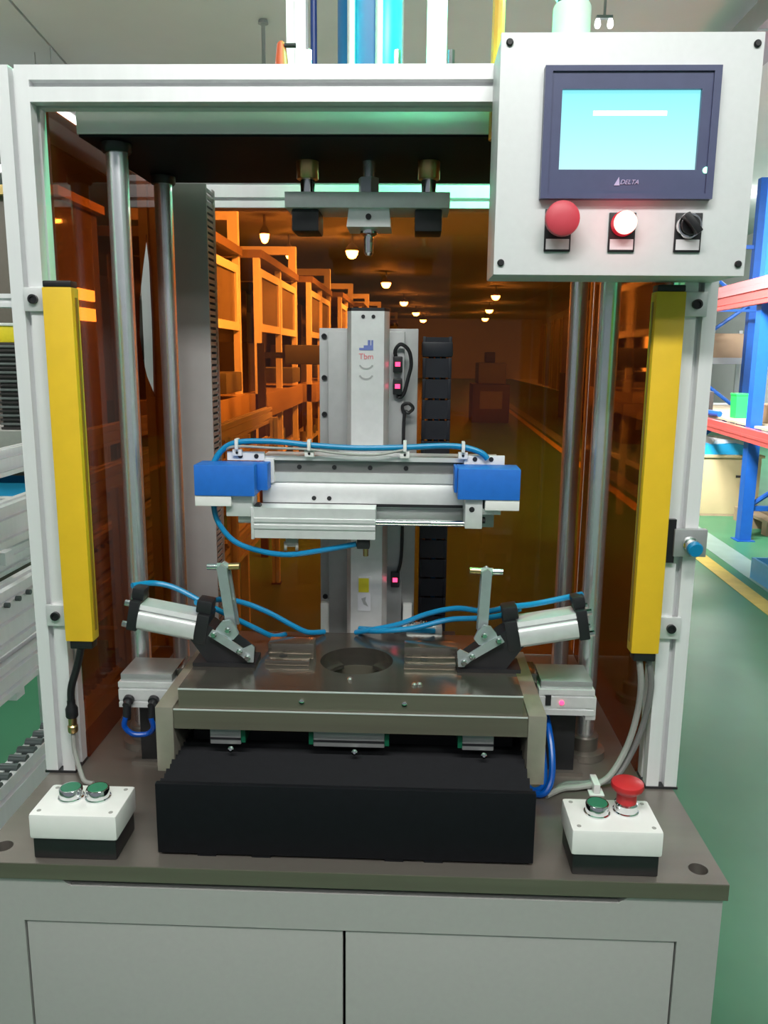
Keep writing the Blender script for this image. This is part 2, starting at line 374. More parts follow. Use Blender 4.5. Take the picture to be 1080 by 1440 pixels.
# ---- amber acrylic panels
tag(box(-0.4285, 0.4285, 0.522, 0.5265, 0.802, 1.714).build('amber_panel', 'amber'), 'wide amber acrylic sheet closing the back of the press', 'panel')
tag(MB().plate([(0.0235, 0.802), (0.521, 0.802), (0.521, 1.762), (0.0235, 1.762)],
    [[(0.430, 1.65), (0.398, 1.59), (0.370, 1.529), (0.360, 1.466), (0.372, 1.42), (0.392, 1.388), (0.436, 1.349), (0.446, 1.495), (0.443, 1.60)]], 'x', -0.4325, -0.429).build('amber_panel', 'amber_dimmed', smooth=20),
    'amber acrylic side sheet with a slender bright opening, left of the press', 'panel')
tag(box(0.429, 0.4325, 0.0235, 0.521, 0.802, 1.762).build('amber_panel', 'amber_dimmed'), 'amber acrylic side sheet behind the right yellow light curtain', 'panel')

# ---- guide rods and top plate
for i, (x, y, lab) in enumerate(((-0.357, 0.08, 'thick ground steel guide rod, front left under the top plate'), (0.359, 0.08, 'thick ground steel guide rod, front right beside the light curtain'),
                                 (-0.357, 0.30, 'ground steel guide rod, rear left in front of the wire duct'), (0.357, 0.30, 'ground steel guide rod, rear right against the amber sheet'))):
    g = thing('guide_rod', lab, 'guide rod', (x, y, 0.8), 'four guide rods of the press')
    cyl((x, y, 0.80), (x, y, 1.714), 0.0155, n=32).build('rod', 'rod', g)
    MB().lathe([(0.034, 0), (0.034, 0.012), (0.023, 0.014), (0.023, 0.035), (0.021, 0.037)], (x, y, 0.8005)).build('base_flange', 'steel', g)
    MB().lathe([(0.019, 0), (0.021, 0.003), (0.021, 0.013)], (x, y, 1.714)).build('top_collar', 'black', g)
tpl = thing('press_top_plate', 'grey steel press top plate hanging under the top beam', 'plate', (0, 0.2, 1.73))
MB().box(-0.40, 0.40, 0.045, 0.36, 1.7315, 1.767, b=0.001).build('slab', 'top', tpl)
box(-0.398, 0.398, 0.0475, 0.358, 1.7285, 1.7315).build('underside_shade', 'rubber', tpl, 'dark sheet standing in for shade under the plate')  # thin dark sheet paints the unlit underside of the slab
for x in (-0.082, 0.045, 0.121):
    MB().cyl((x, 0.1, 1.767), (x, 0.1, 1.856), 0.005, n=6).build('stud', 'chrome', tpl)

# ---- press head under the top plate
hd = thing('press_ram', 'floating press head plate with pins and a central punch', 'press head', (0, 0.195, 1.653))
box(-0.126, 0.126, 0.150, 0.24, 1.653, 1.676, b=0.001).build('head_plate', 'alu_w', hd)
for x in (-0.096, 0.094):
    MB().cyl((x, 0.195, 1.676), (x, 0.195, 1.73), 0.0115).build('guide_pin', 'chrome', hd)
    MB().lathe([(0.0165, 0), (0.0172, 0.001), (0.0172, 0.028)], (x, 0.195, 1.702)).build('bushing', 'brass', hd)
    s = -1 if x < 0 else 1
    box(x + s * 0.0 - 0.021, x + 0.021, 0.16, 0.225, 1.620, 1.653, b=0.003).build('damper', 'black', hd)
MB().cyl((0, 0.195, 1.70), (0, 0.195, 1.73), 0.010).build('drive_rod', 'rod', hd)
MB().cyl((0, 0.195, 1.676), (0, 0.195, 1.704), 0.0165, n=6).build('coupling', 'zinc', hd)
th = MB().prism([(-0.0285, 1.653), (0.0335, 1.653), (0.036, 1.6265), (-0.032, 1.6265)], 'y', 0.158, 0.232).build('tool_holder', 'alu_w', hd)
MB().cyl((0.002, 0.155, 1.641), (0.002, 0.159, 1.641), 0.0045, n=12).build('set_screw', 'black', th)
MB().lathe([(0.014, 0), (0.014, -0.007), (0.010, -0.010), (0.0075, -0.011), (0.0075, -0.036), (0.0045, -0.040)], (0.001, 0.185, 1.6265)).build('punch', 'chrome', hd)

# ---- press cylinder and columns above the frame
pc = thing('press_cylinder', 'blue press cylinder with pale tie rods above the top beam', 'cylinder', (0, 0.2, 1.767))
cyl((0, 0.2, 1.79), (0, 0.2, 2.35), 0.049, n=40).build('barrel', 'navyblue', pc)
box(-0.058, 0.058, 0.142, 0.258, 1.767, 1.79, b=0.003).build('lower_flange', 'alu_d', pc)
box(-0.058, 0.058, 0.142, 0.258, 2.35, 2.39, b=0.003).build('upper_cap', 'alu_d', pc)
for x, y in ((-0.0245, 0.148), (0.0165, 0.148), (-0.045, 0.25), (0.045, 0.25)):
    cyl((x, y, 1.79), (x, y, 2.36), 0.0058).build('tie_rod', 'alu', pc)
for x, lab in ((-0.112, 'silver slotted profile column left of the blue press cylinder'), (0.102, 'silver slotted profile column right of the blue press cylinder')):
    t = thing('support_column', lab, 'column', (x, 0.21, 1.767), 'columns beside the press cylinder')
    MB().prism(slot_poly(0.03, 0.03, x, 0.21, s=0.003, d=0.004), 'z', 1.772, 2.4).build('profile', 'alu', t)
    box(x - 0.02, x + 0.02, 0.19, 0.23, 1.767, 1.772).build('foot_plate', 'alu_d', t)
tag(MB().tube([(-0.086, 0.205, 1.767), (-0.086, 0.205, 2.0), (-0.085, 0.205, 2.38)], 0.005).build('air_hose', mat('dark_blue_hose', (0.02, 0.05, 0.22), 0.4)), 'dark blue hose running up beside the left silver column', 'hose')
lv = thing('lever_handle', 'orange red tapered lever handle standing behind top beam', 'handle', (-0.118, 0.1, 1.767))
MB().lathe([(0.009, 0), (0.0105, 0.03), (0.009, 0.075), (0.006, 0.098), (0.003, 0.101)], (-0.120, 0.1, 1.767)).build('grip', 'orange', lv)
cyl((-0.115, 0.097, 1.8615), (-0.099, 0.097, 1.8615), 0.003).build('pin', 'black', lv)
tag(MB().tube([(0.1795, 0.03, 1.72), (0.1795, 0.03, 1.85), (0.181, 0.03, 2.10)], 0.0085).build('conduit', 'conduit'), 'orange vertical conduit beside top corner of the control box', 'conduit')
# signal tower on the frame
st = thing('signal_tower', 'pale signal tower with lit green lens above control box', 'signal light', (0.27, 0.0, 1.799))
MB().lathe([(0.024, 0), (0.024, 0.072), (0.022, 0.076)], (0.2705, 0.0, 1.799)).build('pale_segment', 'tower_pale', st)
MB().lathe([(0.021, 0), (0.023, 0.003), (0.023, 0.05), (0.021, 0.053)], (0.2705, 0.0, 1.882)).build('green_lens', 'tower_green', st, 'lit green lens')
MB().lathe([(0.019, 0), (0.019, 0.0065)], (0.2705, 0.0, 1.8755)).build('joint_ring', 'black', st)
MB().lathe([(0.023, 0), (0.023, 0.01), (0.012, 0.016)], (0.2705, 0.0, 1.9355)).build('cap', 'black', st)
gl = bpy.data.lights.new('signal_light_glow', 'POINT'); gl.energy = 24; gl.color = (0.08, 1.0, 0.42); gl.shadow_soft_size = 0.03
go = bpy.data.objects.new('signal_light_glow', gl); C.objects.link(go); go.location = (0.2705, 0.06, 1.99)

# ---- control box
cb = thing('control_box', 'light grey control box with touch screen and three operators', 'control box', (0.32, -0.075, 1.531))
box(0.1705, 0.4685, -0.119, -0.0225, 1.531, 1.798, b=0.002).build('enclosure', 'box', cb)
box(0.1695, 0.4695, -0.125, -0.119, 1.530, 1.799, b=0.0012).build('cover_plate', 'box', cb)
for x, z in ((0.1795, 1.788), (0.461, 1.786), (0.178, 1.544), (0.461, 1.544)):
    MB().lathe([(0.0042, 0), (0.0042, 0.002), (0.003, 0.0035)], (x, -0.125, z), (0, -1, 0), n=14).build('screw', 'blackpl', cb)
Yf = -0.125
hm = MB()
hm.plate([(0.2205, 1.616), (0.4205, 1.616), (0.4205, 1.7605), (0.2205, 1.7605)], [[(0.241, 1.6485), (0.400, 1.6485), (0.400, 1.736), (0.241, 1.736)]], 'y', Yf - 0.009, Yf)
hmi = hm.build('touch_screen', 'bezel', cb, 'dark framed touch screen')
MB().plate([(0.2205, 1.616), (0.4205, 1.616), (0.4205, 1.7605), (0.2205, 1.7605)], [[(0.229, 1.622), (0.412, 1.622), (0.412, 1.7545), (0.229, 1.7545)]], 'y', Yf - 0.0115, Yf - 0.009).build('rim', 'bezel', hmi)
box(0.240, 0.401, Yf - 0.004, Yf - 0.001, 1.6475, 1.737).build('display', 'screen', hmi, 'glowing pale cyan display')
box(0.2785, 0.363, Yf - 0.0052, Yf - 0.004, 1.7085, 1.7135).build('title_line', 'glow_white', hmi)
cyl((0.411, Yf - 0.009, 1.648), (0.411, Yf - 0.0105, 1.648), 0.0035, n=14).build('status_led', 'led_green', hmi)
text_mesh('maker_lettering', 'DELTA', 0.0072, 'violet', hmi, (0.3235, Yf - 0.0095, 1.6345), shear=0.35)
MB().prism([(0.306, 1.631), (0.3125, 1.631), (0.3115, 1.6405)], 'y', Yf - 0.0098, Yf - 0.009).build('maker_emblem', 'violet', hmi)

def legend(cx, parent, z0=1.557, z1=1.606):
    p = box(cx - 0.0158, cx + 0.0158, Yf - 0.003, Yf, z0, z1, b=0.001).build('legend_holder', 'blackpl', parent)
    box(cx - 0.0138, cx + 0.0138, Yf - 0.0036, Yf - 0.003, z0 + 0.0025, z0 + 0.0145).build('legend_plate', 'tag', parent)
    return p
def neg_y(prof, x, z, n=32): return MB().lathe(prof, (x, Yf - 0.0005, z), (0, -1, 0), n=n)
e = neg_y([(0.0145, 0), (0.0145, 0.006), (0.012, 0.008), (0.012, 0.012), (0.0195, 0.018), (0.0205, 0.023), (0.0195, 0.028), (0.015, 0.031), (0.004, 0.032)], 0.2455, 1.5915).build('emergency_stop', 'pink', cb, 'red mushroom emergency stop')
legend(0.2445, e)
e = neg_y([(0.0145, 0), (0.0145, 0.006), (0.0135, 0.008), (0.0135, 0.012)], 0.321, 1.589).build('indicator_lamp', 'lens_rim', cb, 'lit red indicator lamp')
neg_y([(0.0132, 0.012), (0.0132, 0.0165), (0.0115, 0.020), (0.005, 0.022)], 0.321, 1.589).build('lens', 'lamp_red', e)
legend(0.3205, e, z1=1.602)
lr = bpy.data.lights.new('indicator_glow', 'POINT'); lr.energy = 0.05; lr.color = (1, 0.05, 0.12); lr.shadow_soft_size = 0.012
lo = bpy.data.objects.new('indicator_glow', lr); C.objects.link(lo); lo.location = (0.321, Yf - 0.036, 1.589)
e = neg_y([(0.0150, 0), (0.0150, 0.005), (0.0138, 0.008), (0.0118, 0.008), (0.0118, 0.004)], 0.3985, 1.587).build('selector_switch', 'chrome', cb, 'black selector switch in a chrome ring')
neg_y([(0.0112, 0.001), (0.0112, 0.011), (0.0105, 0.012)], 0.3985, 1.587).build('dial', 'blackpl', e)
kn = MB(Matrix.Translation((0.3985, Yf - 0.018, 1.587)) @ Matrix.Rotation(math.radians(-40), 4, 'Y')); kn.box(-0.004, 0.004, -0.006, 0.006, -0.0125, 0.0145, b=0.0015); kn.build('lever', 'blackpl', e)
legend(0.3985, e, z1=1.602)

# ---- light curtains
def light_curtain(x0, x1, s, lab):
    t = thing('light_curtain', lab, 'light curtain', ((x0 + x1) / 2, -0.04, 1.0), 'pair of light curtains on the front posts')
    yb, yf = -0.0225, -0.047
    box(x0, x1, yf, yb, 1.0205, 1.518, b=0.002).build('housing', 'yellow', t)
    xi = x1 if s < 0 else x0
    box(min(xi, xi - s * 0.0008), max(xi, xi - s * 0.0008), yf + 0.009, yf + 0.017, 1.035, 1.505).build('lens_strip', 'lensdark', t)
    box(x0 + 0.001, x1 - 0.001, yf + 0.001, yb, 1.518, 1.5265, b=0.002).build('end_cap', 'blackpl', t)
    box(x0 + 0.005, x1 - 0.003, yf + 0.003, yb, 1.008, 1.0205, b=0.002).build('end_cap', 'blackpl', t)
    xo = x0 if s < 0 else x1
    for z in (1.503, 1.053):
        a, b = (xo - 0.034, xo + 0.002) if s < 0 else (xo - 0.002, xo + 0.034)
        br = box(a, b, -0.0285, yb, z - 0.016, z + 0.016, b=0.001).build('bracket', 'alu_w', t)
        xb = xo + s * 0.020
        MB().lathe([(0.0065, 0), (0.0065, 0.005), (0.004, 0.0052), (0.004, 0.003)], (xb, -0.0285, z), (0, -1, 0), n=16).build('bolt', 'blackpl', br)
    return t
lc = light_curtain(-0.4235, -0.383, -1, 'yellow light curtain bar on the left front post')
rc = light_curtain(0.3895, 0.4285, 1, 'yellow light curtain bar on the right post under the control box')
# left connector and cable
cn = thing('cable_connector', 'short connector and dark cable below left yellow bar', 'connector', (-0.425, -0.03, 0.89))
MB().tube([(-0.405, -0.038, 1.008), (-0.413, -0.036, 0.98), (-0.425, -0.034, 0.945), (-0.427, -0.034, 0.923)], 0.0055).build('upper_cable', 'blackpl', cn)
MB().lathe([(0.008, 0), (0.009, 0.002), (0.009, 0.014), (0.006, 0.020), (0.006, 0.026)], (-0.427, -0.034, 0.897)).build('nut', 'blackpl', cn)
MB().lathe([(0.0065, 0), (0.0075, 0.002), (0.0075, 0.010), (0.006, 0.012), (0.006, 0.024)], (-0.427, -0.034, 0.873)).build('plug', 'brass', cn)
MB().tube([(-0.427, -0.034, 0.874), (-0.426, -0.036, 0.845), (-0.415, -0.045, 0.815), (-0.405, -0.055, 0.805), (-0.39, -0.06, 0.8045)], 0.0035).build('lower_cable', 'cable', cn)
tag(MB().tube([(0.405, -0.036, 1.008), (0.412, -0.03, 0.965), (0.412, -0.02, 0.915), (0.400, -0.02, 0.862), (0.372, -0.03, 0.818), (0.335, -0.035, 0.807), (0.305, -0.04, 0.8055), (0.278, -0.06, 0.8048)], 0.0046).build('cable', 'cable'),
    'light grey cable curving from right yellow bar to the table', 'cable')
tag(MB().tube([(0.419, -0.032, 1.008), (0.427, -0.028, 0.965), (0.424, -0.018, 0.905), (0.410, -0.016, 0.855), (0.384, -0.025, 0.817), (0.347, -0.025, 0.8075), (0.312, -0.028, 0.8055), (0.29, -0.05, 0.8048)], 0.0046).build('cable', mat('darker_grey_cable', (0.16, 0.16, 0.155), 0.5)),
    'darker grey cable running beside the light grey one', 'cable')
cm = thing('cable_clip', 'pale cable clip on the table behind the right button box', 'clip', (0.353, -0.035, 0.8))
box(0.343, 0.365, -0.05, -0.028, 0.80, 0.8025, b=0.001).build('base', 'whitepl', cm)
box(0.349, 0.359, -0.048, -0.016, 0.8025, 0.8175, b=0.002).build('strap', 'whitepl', cm)

# ---- knob on the right post
kb = thing('shutoff_knob', 'metal bracket with blue capped knob on right front post', 'knob', (0.465, -0.03, 1.163))
box(0.442, 0.487, -0.034, -0.0225, 1.160, 1.199, b=0.001).build('bracket', 'alu_d', kb)
box(0.432, 0.4445, -0.030, -0.0225, 1.150, 1.212).build('back_strip', 'blackpl', kb)
MB().lathe([(0.010, 0), (0.010, 0.005), (0.0085, 0.007), (0.0085, 0.016)], (0.463, -0.034, 1.180), (0.05, -1, -0.2)).build('stem', 'chrome', kb)
MB().lathe([(0.0085, 0), (0.0105, 0.002), (0.0105, 0.008), (0.009, 0.010)], (0.4635, -0.050, 1.1772), (0.05, -1, -0.2)).build('blue_cap', 'tube', kb)

# ---- button boxes
def button_box(x0, x1, lab, items):
    t = thing('button_box', lab, 'button box', ((x0 + x1) / 2, -0.205, 0.8), 'two operator button boxes on the table')
    box(x0 + 0.003, x1 - 0.003, -0.236, -0.167, 0.8002, 0.8285, b=0.002).build('base', 'blackpl', t)
    box(x0, x1, -0.239, -0.164, 0.8285, 0.8625, b=0.004).build('lid', 'whitepl', t)
    for dx, dy in ((0.01, 0.01), (-0.01, 0.01), (0.01, -0.01), (-0.01, -0.01)):
        cx = (x0 if dx > 0 else x1) + dx; cy = (-0.239 if dy > 0 else -0.164) + dy
        cyl((cx, cy, 0.8622), (cx, cy, 0.8629), 0.0028, n=12).build('lid_screw', 'cable', t)
    for kind, x, y in items:
        if kind == 'green':
            p = MB().lathe([(0.0165, 0), (0.0165, 0.002), (0.0148, 0.003), (0.0148, 0.013), (0.0138, 0.0145), (0.0128, 0.0145), (0.0128, 0.010)], (x, y, 0.8625)).build('push_button', 'chrome', t)
            MB().lathe([(0.0126, 0.008), (0.0126, 0.0142), (0.0118, 0.015)], (x, y, 0.8625)).build('button_cap', 'green', p)
        else:
            p = MB().lathe([(0.0165, 0), (0.0165, 0.002), (0.0148, 0.003), (0.0148, 0.012), (0.012, 0.014)], (x, y, 0.8625)).build('emergency_stop', 'chrome', t)
            MB().lathe([(0.0125, 0.012), (0.0125, 0.026), (0.0195, 0.032), (0.0208, 0.036), (0.0200, 0.040), (0.015, 0.043), (0.004, 0.044)], (x, y, 0.8625)).build('mushroom_head', 'red', p)
button_box(-0.4005, -0.2885, 'white and black button box with two green buttons', (('green', -0.3625, -0.196), ('green', -0.3275, -0.195)))
button_box(0.2790, 0.3910, 'white and black button box with green button and red mushroom', (('green', 0.3175, -0.198), ('red', 0.3555, -0.192)))

# ---- bellows way cover
bl = thing('bellows_cover', 'black folded bellows cover with flat front plate on table', 'cover', (0, -0.1, 0.8))
box(-0.243, 0.236, -0.222, -0.214, 0.8035, 0.900, b=0.0015).build('front_plate', 'rubber', bl)
for x in (-0.18, -0.11, 0.06, 0.11):
    box(x - 0.012, x + 0.012, -0.221, -0.215, 0.8, 0.8037).build('front_foot', 'rubber', bl)
pitch = 0.0125
for k in range(18):
    y = -0.214 + k * pitch; yt = y + pitch / 2
    MB().prism([(y, 0.802), (y, 0.889), (yt, 0.8995), (y + pitch, 0.889), (y + pitch, 0.802)], 'x', -0.240 + 0.0015 * (k % 2), 0.233 - 0.0015 * (k % 2)).build('fold', 'rubber', bl, smooth=0)

# ---- shuttle fixture
fx = thing('shuttle_fixture', 'two layer steel shuttle fixture with round bore above the bellows', 'fixture', (0, -0.035, 0.885))
MB().plate([(-0.2375, -0.150), (0.2325, -0.150), (0.2325, 0.085), (-0.2375, 0.085)], [(-0.001, -0.033, 0.0525)], 'z', 0.940, 0.968, n=48).build('lower_plate', 'edge', fx, smooth=20)
for x0, x1 in ((-0.262, -0.238), (0.233, 0.257)):
    box(x0, x1, -0.1515, 0.085, 0.873 if x0 > 0 else 0.878, 0.9705, b=0.0012).build('end_plate', mat('ground_end_plate', (0.36, 0.33, 0.27), 0.4, 0.55, 0.08, 40), fx)
up = MB().plate([(-0.231, -0.1475), (0.2255, -0.1475), (0.2255, 0.085), (-0.231, 0.085)], [(-0.001, -0.033, 0.053)], 'z', 0.968, 0.996, n=48).build('upper_plate', 'fix', fx, smooth=20)
cyl((-0.001, -0.033, 0.9402), (-0.001, -0.033, 0.942), 0.0523, n=48).build('bore_floor', 'black', fx)
rg = MB()
for a0 in (200, 340 - 40):
    n = 10; A = [math.radians(a0 + 40 * i / n) for i in range(n + 1)]
    rg.prism([(-0.001 + 0.0525 * math.cos(a), -0.033 + 0.0525 * math.sin(a)) for a in A] + [(-0.001 + 0.040 * math.cos(a), -0.033 + 0.040 * math.sin(a)) for a in reversed(A)], 'z', 0.968, 0.978)
rg2 = MB()
for a0 in (20, 120):
    n = 10; A = [math.radians(a0 + 40 * i / n) for i in range(n + 1)]
    rg2.prism([(-0.001 + 0.0525 * math.cos(a), -0.033 + 0.0525 * math.sin(a)) for a in A] + [(-0.001 + 0.043 * math.cos(a), -0.033 + 0.043 * math.sin(a)) for a in reversed(A)], 'z', 0.968, 0.974)
box(-0.2308, 0.2253, -0.1481, -0.1475, 0.9685, 0.9945).build('milled_front', 'edge', fx, 'dark olive milled front edge')
box(-0.231, 0.2255, -0.1486, -0.1470, 0.9945, 0.9963).build('edge_highlight', 'alu_w', fx)  # bright strip paints a highlight along the upper plate's front edge
box(-0.2375, 0.2325, -0.1508, -0.1492, 0.9665, 0.9683).build('edge_highlight', 'alu_w', fx)  # the same painted highlight on the lower plate's edge
rg.build('seat_ledge', 'alu_d', fx); rg2.build('seat_ledge', 'fix', fx)
for x0, x1, yy in ((-0.131, -0.064, -0.030), (0.068, 0.146, -0.034)):
    b_ = MB().box(x0, x1, yy, yy + 0.03, 0.996, 1.018, b=0.001).build('nest_block', 'fix', fx)
    MB().box(x0, x1 - 0.004, yy - 0.028, yy, 0.996, 1.003, b=0.0008).build('nest_step', 'fix', b_)
    cyl(((x0 + x1) / 2 - 0.01, yy - 0.010, 1.003), ((x0 + x1) / 2 - 0.01, yy - 0.010, 1.0036), 0.0055, n=14).build('screw_hole', 'black', b_)
    if x0 > 0:
        cyl((x0 + 0.006, yy - 0.008, 1.003), (x0 + 0.006, yy - 0.008, 1.0036), 0.0055, n=14).build('screw_hole', 'black', b_)
for x, y in ((-0.005, -0.106), (0.083, -0.119), (0.09, -0.117)):
    MB().lathe([(0.0042, 0), (0.0042, 0.002), (0.002, 0.0042)], (x, y, 0.996), n=14).build('pin', 'chrome', fx)
for x in (-0.066, 0.070):
    MB().lathe([(0.0035, 0), (0.0035, 0.002), (0.0015, 0.0032)], (x, -0.1481, 0.982), (0, -1, 0), n=14).build('face_screw', 'chrome', fx)
for x0, x1, caps in ((-0.192, -0.150, 1), (-0.052, 0.044, 3), (0.148, 0.190, 2)):
    bb = box(x0, x1, -0.140, -0.03, 0.914, 0.940, b=0.0015).build('bearing_block', 'alu_d', fx)
    box(x0, x1, -0.1408, -0.140, 0.921, 0.924).build('seam', 'black', bb)
    if caps & 1: box(x1, x1 + 0.006, -0.140, -0.03, 0.917, 0.938).build('end_seal', mat('green_seal', (0.0, 0.085, 0.04), 0.5), bb)
    if caps & 2: box(x0 - 0.006, x0, -0.140, -0.03, 0.917, 0.938).build('end_seal', mat('green_seal', (0.0, 0.085, 0.04), 0.5), bb)
    MB().lathe([(0.004, 0), (0.004, 0.003), (0.002, 0.0045)], ((x0 + x1) / 2 + 0.008, -0.143, 0.909), (0, -1, 0.3), n=12).build('grease_nipple', 'chrome', bb)
box(-0.225, 0.22, -0.10, 0.06, 0.9005, 0.914).build('shade_block', 'black', fx)  # black block added to darken the space under the plates

# ---- pneumatic toggle clamps
def clamp(s, lab):
    t = thing('toggle_clamp', lab, 'clamp', (s * 0.2, -0.045, 0.996), 'pair of pneumatic toggle clamps')
    def B(): return MB(Matrix.Diagonal((s, 1, 1, 1)))
    y0, y1 = -0.066, -0.028
    # L-side layout mirrored through s: outward is +x
    B().prism([(0.150, 0.9965), (0.150, 1.012), (0.160, 1.020), (0.205, 1.054), (0.224, 1.066), (0.236, 1.036), (0.214, 1.004), (0.208, 0.9965)], 'y', y0, y1).build('bracket', 'black', t)
    B().box(0.143, 0.232, y0 - 0.004, y1 + 0.004, 0.9962, 1.0015).build('foot_plate', 'black', t)
    ang = math.radians(10.5)
    R = Matrix.Diagonal((s, 1, 1, 1)) @ Matrix.Translation((0.228, -0.047, 1.0505)) @ Matrix.Rotation(-ang, 4, 'Y')
    def L(): return MB(R)
    prof = []
    hw = 0.0185
    for k in range(9):
        a = math.radians(-60 + 15 * k); prof.append((-hw - 0.004 * math.cos(a), -0.004 + 0.013 * math.sin(a)))
    body = [(-hw + 0.002, -hw)] + prof + [(-hw, 0.009), (-hw + 0.003, 0.0095), (-hw + 0.003, 0.0115), (-hw, 0.012), (-hw + 0.002, hw), (hw, hw), (hw, -hw)]
    c = L().prism(body, 'x', 0.0, 0.082).build('cylinder', 'alu_w', t)
    c1 = L().box(-0.018, 0.0, -0.0205, 0.0205, -0.021, 0.0225, b=0.002).build('front_head', 'black', t)
    c2 = L().box(0.082, 0.097, -0.0205, 0.0205, -0.021, 0.0225, b=0.002).build('rear_head', 'black', t)
    for yy in (-0.014, 0.014):
        for zz in (-0.015, 0.0165):
            L().cyl((0.097, yy, zz), (0.104, yy, zz), 0.0045, n=8).build('tie_nut', 'chrome', c2)
    L().box(-0.018, 0.004, -0.016, 0.012, 0.0225, 0.042, b=0.003).build('hose_fitting', 'black', t)
    L().box(0.080, 0.098, -0.012, 0.012, 0.0225, 0.040, b=0.003).build('hose_fitting', 'black', t)
    # arm and links
    ln = 0.009 if s < 0 else 0.001
    B().prism([(0.1705, 1.050), (0.1845, 1.050), (0.187 + ln, 1.138), (0.181 + ln, 1.143), (0.173 + ln, 1.138)], 'y', -0.060, -0.054).build('clamp_arm', 'zinc', t)
    B().prism([(0.1705, 1.050), (0.1845, 1.050), (0.187 + ln, 1.138), (0.181 + ln, 1.143), (0.173 + ln, 1.138)], 'y', -0.042, -0.036).build('clamp_arm', 'zinc', t)
    B().box(0.1725 + ln * 0.4, 0.185 + ln * 0.4, -0.054, -0.042, 1.082, 1.089).build('arm_spacer', 'zinc', t)
    sp = B().cyl((0.157 + ln, -0.048, 1.1385), (0.181 + ln, -0.048, 1.1375), 0.0048, n=16).build('spindle_tip', 'brass', t)
    B().cyl((0.172 + ln, -0.048, 1.137), (0.189 + ln, -0.048, 1.137), 0.0062, n=6).build('spindle_nut', 'chrome', t)
    B().cyl((0.189 + ln, -0.048, 1.137), (0.203 + ln, -0.048, 1.137), 0.0046, n=14).build('spindle_end', 'chrome', t)
    k = B()
    k.prism([(0.165, 1.046), (0.170, 1.058), (0.178, 1.066), (0.188, 1.064), (0.196, 1.054), (0.200, 1.043), (0.188, 1.036), (0.172, 1.038)], 'y', -0.072, -0.066); k.build('toggle_link', 'zinc', t)
    B().prism([(0.207, 1.044), (0.201, 1.053), (0.192, 1.049), (0.158, 1.026), (0.146, 1.032), (0.142, 1.028), (0.144, 1.006), (0.152, 1.006), (0.160, 1.014)], 'y', -0.075, -0.0725).build('side_link', 'zinc', t)
    for px_, pz in ((0.199, 1.046), (0.179, 1.053), (0.152, 1.013), (0.163, 1.022)):
        B().lathe([(0.0045, 0), (0.0045, 0.003), (0.003, 0.0045)], (px_, -0.075, pz), (0, -1, 0), n=14).build('rivet', 'chrome', t)
    return t
clamp(-1, 'pneumatic toggle clamp on the left of the fixture, arm upright')
clamp(1, 'pneumatic toggle clamp on the right of the fixture, arm upright')

# ---- side cylinders beside the fixture
def side_cylinder(x0, x1, s, z0, z1, lab):
    t = thing('compact_cylinder', lab, 'cylinder', ((x0 + x1) / 2, 0.0, 0.8), 'compact cylinders beside the fixture')
    y0 = -0.015
    MB().prism(slot_poly(0.074, z1 - z0, y0 + 0.037, (z0 + z1) / 2, s=0.002, d=0.003, ny=2), 'x', x0, x1).build('body', 'alu_w', t)
    box(x0 + 0.003, x1 - 0.003, y0 + 0.004, y0 + 0.072, z1, z1 + 0.012, b=0.001).build('top_plate', 'alu_d', t)
    xi = x1 if s < 0 else x0
    box(min(xi, xi - s * 0.012), max(xi, xi - s * 0.012), y0 + 0.02, y0 + 0.07, z0 + 0.006, z1 + 0.016, b=0.001).build('end_stop', 'fix', t)
    cx = (x0 + x1) / 2
    box(cx - 0.022, cx + 0.022, 0.015, 0.065, 0.806, z0).build('riser', 'black', t)
    box(cx - 0.035, cx + 0.035, 0.005, 0.075, 0.8, 0.806).build('riser_foot', 'steel', t)
    if s < 0:
        for xx in (x0 + 0.016, x0 + 0.054):
            f_ = MB().lathe([(0.008, 0), (0.008, 0.006), (0.0055, 0.007), (0.0055, 0.016)], (xx, y0, z0 + 0.014), (0, -1, -0.3), n=16).build('elbow_fitting', 'blackpl', t)
            cyl((xx, y0 - 0.010, z0 + 0.010), (xx - 0.001, y0 - 0.012, z0 - 0.014), 0.006, n=14).build('elbow_drop', 'blackpl', f_)
    else:
        MB().lathe([(0.0035, 0), (0.0035, 0.002), (0.002, 0.003)], (x0 + 0.034, y0, z0 + 0.020), (0, -1, 0), n=14).build('sensor_led', 'led_red', t)
        box(x0 + 0.010, x0 + 0.018, y0 - 0.002, y0, z0 + 0.016, z0 + 0.032).build('port', 'blackpl', t)
        box(x1 - 0.012, x1 + 0.004, y0 + 0.002, y0 + 0.07, z0 - 0.008, z1 - 0.012, b=0.002).build('end_cap', 'alu_w', t)
side_cylinder(-0.362, -0.278, -1, 0.906, 0.946, 'silver compact cylinder left of the fixture with black elbows')
side_cylinder(0.268, 0.350, 1, 0.910, 0.950, 'silver compact cylinder right of the fixture with red light')

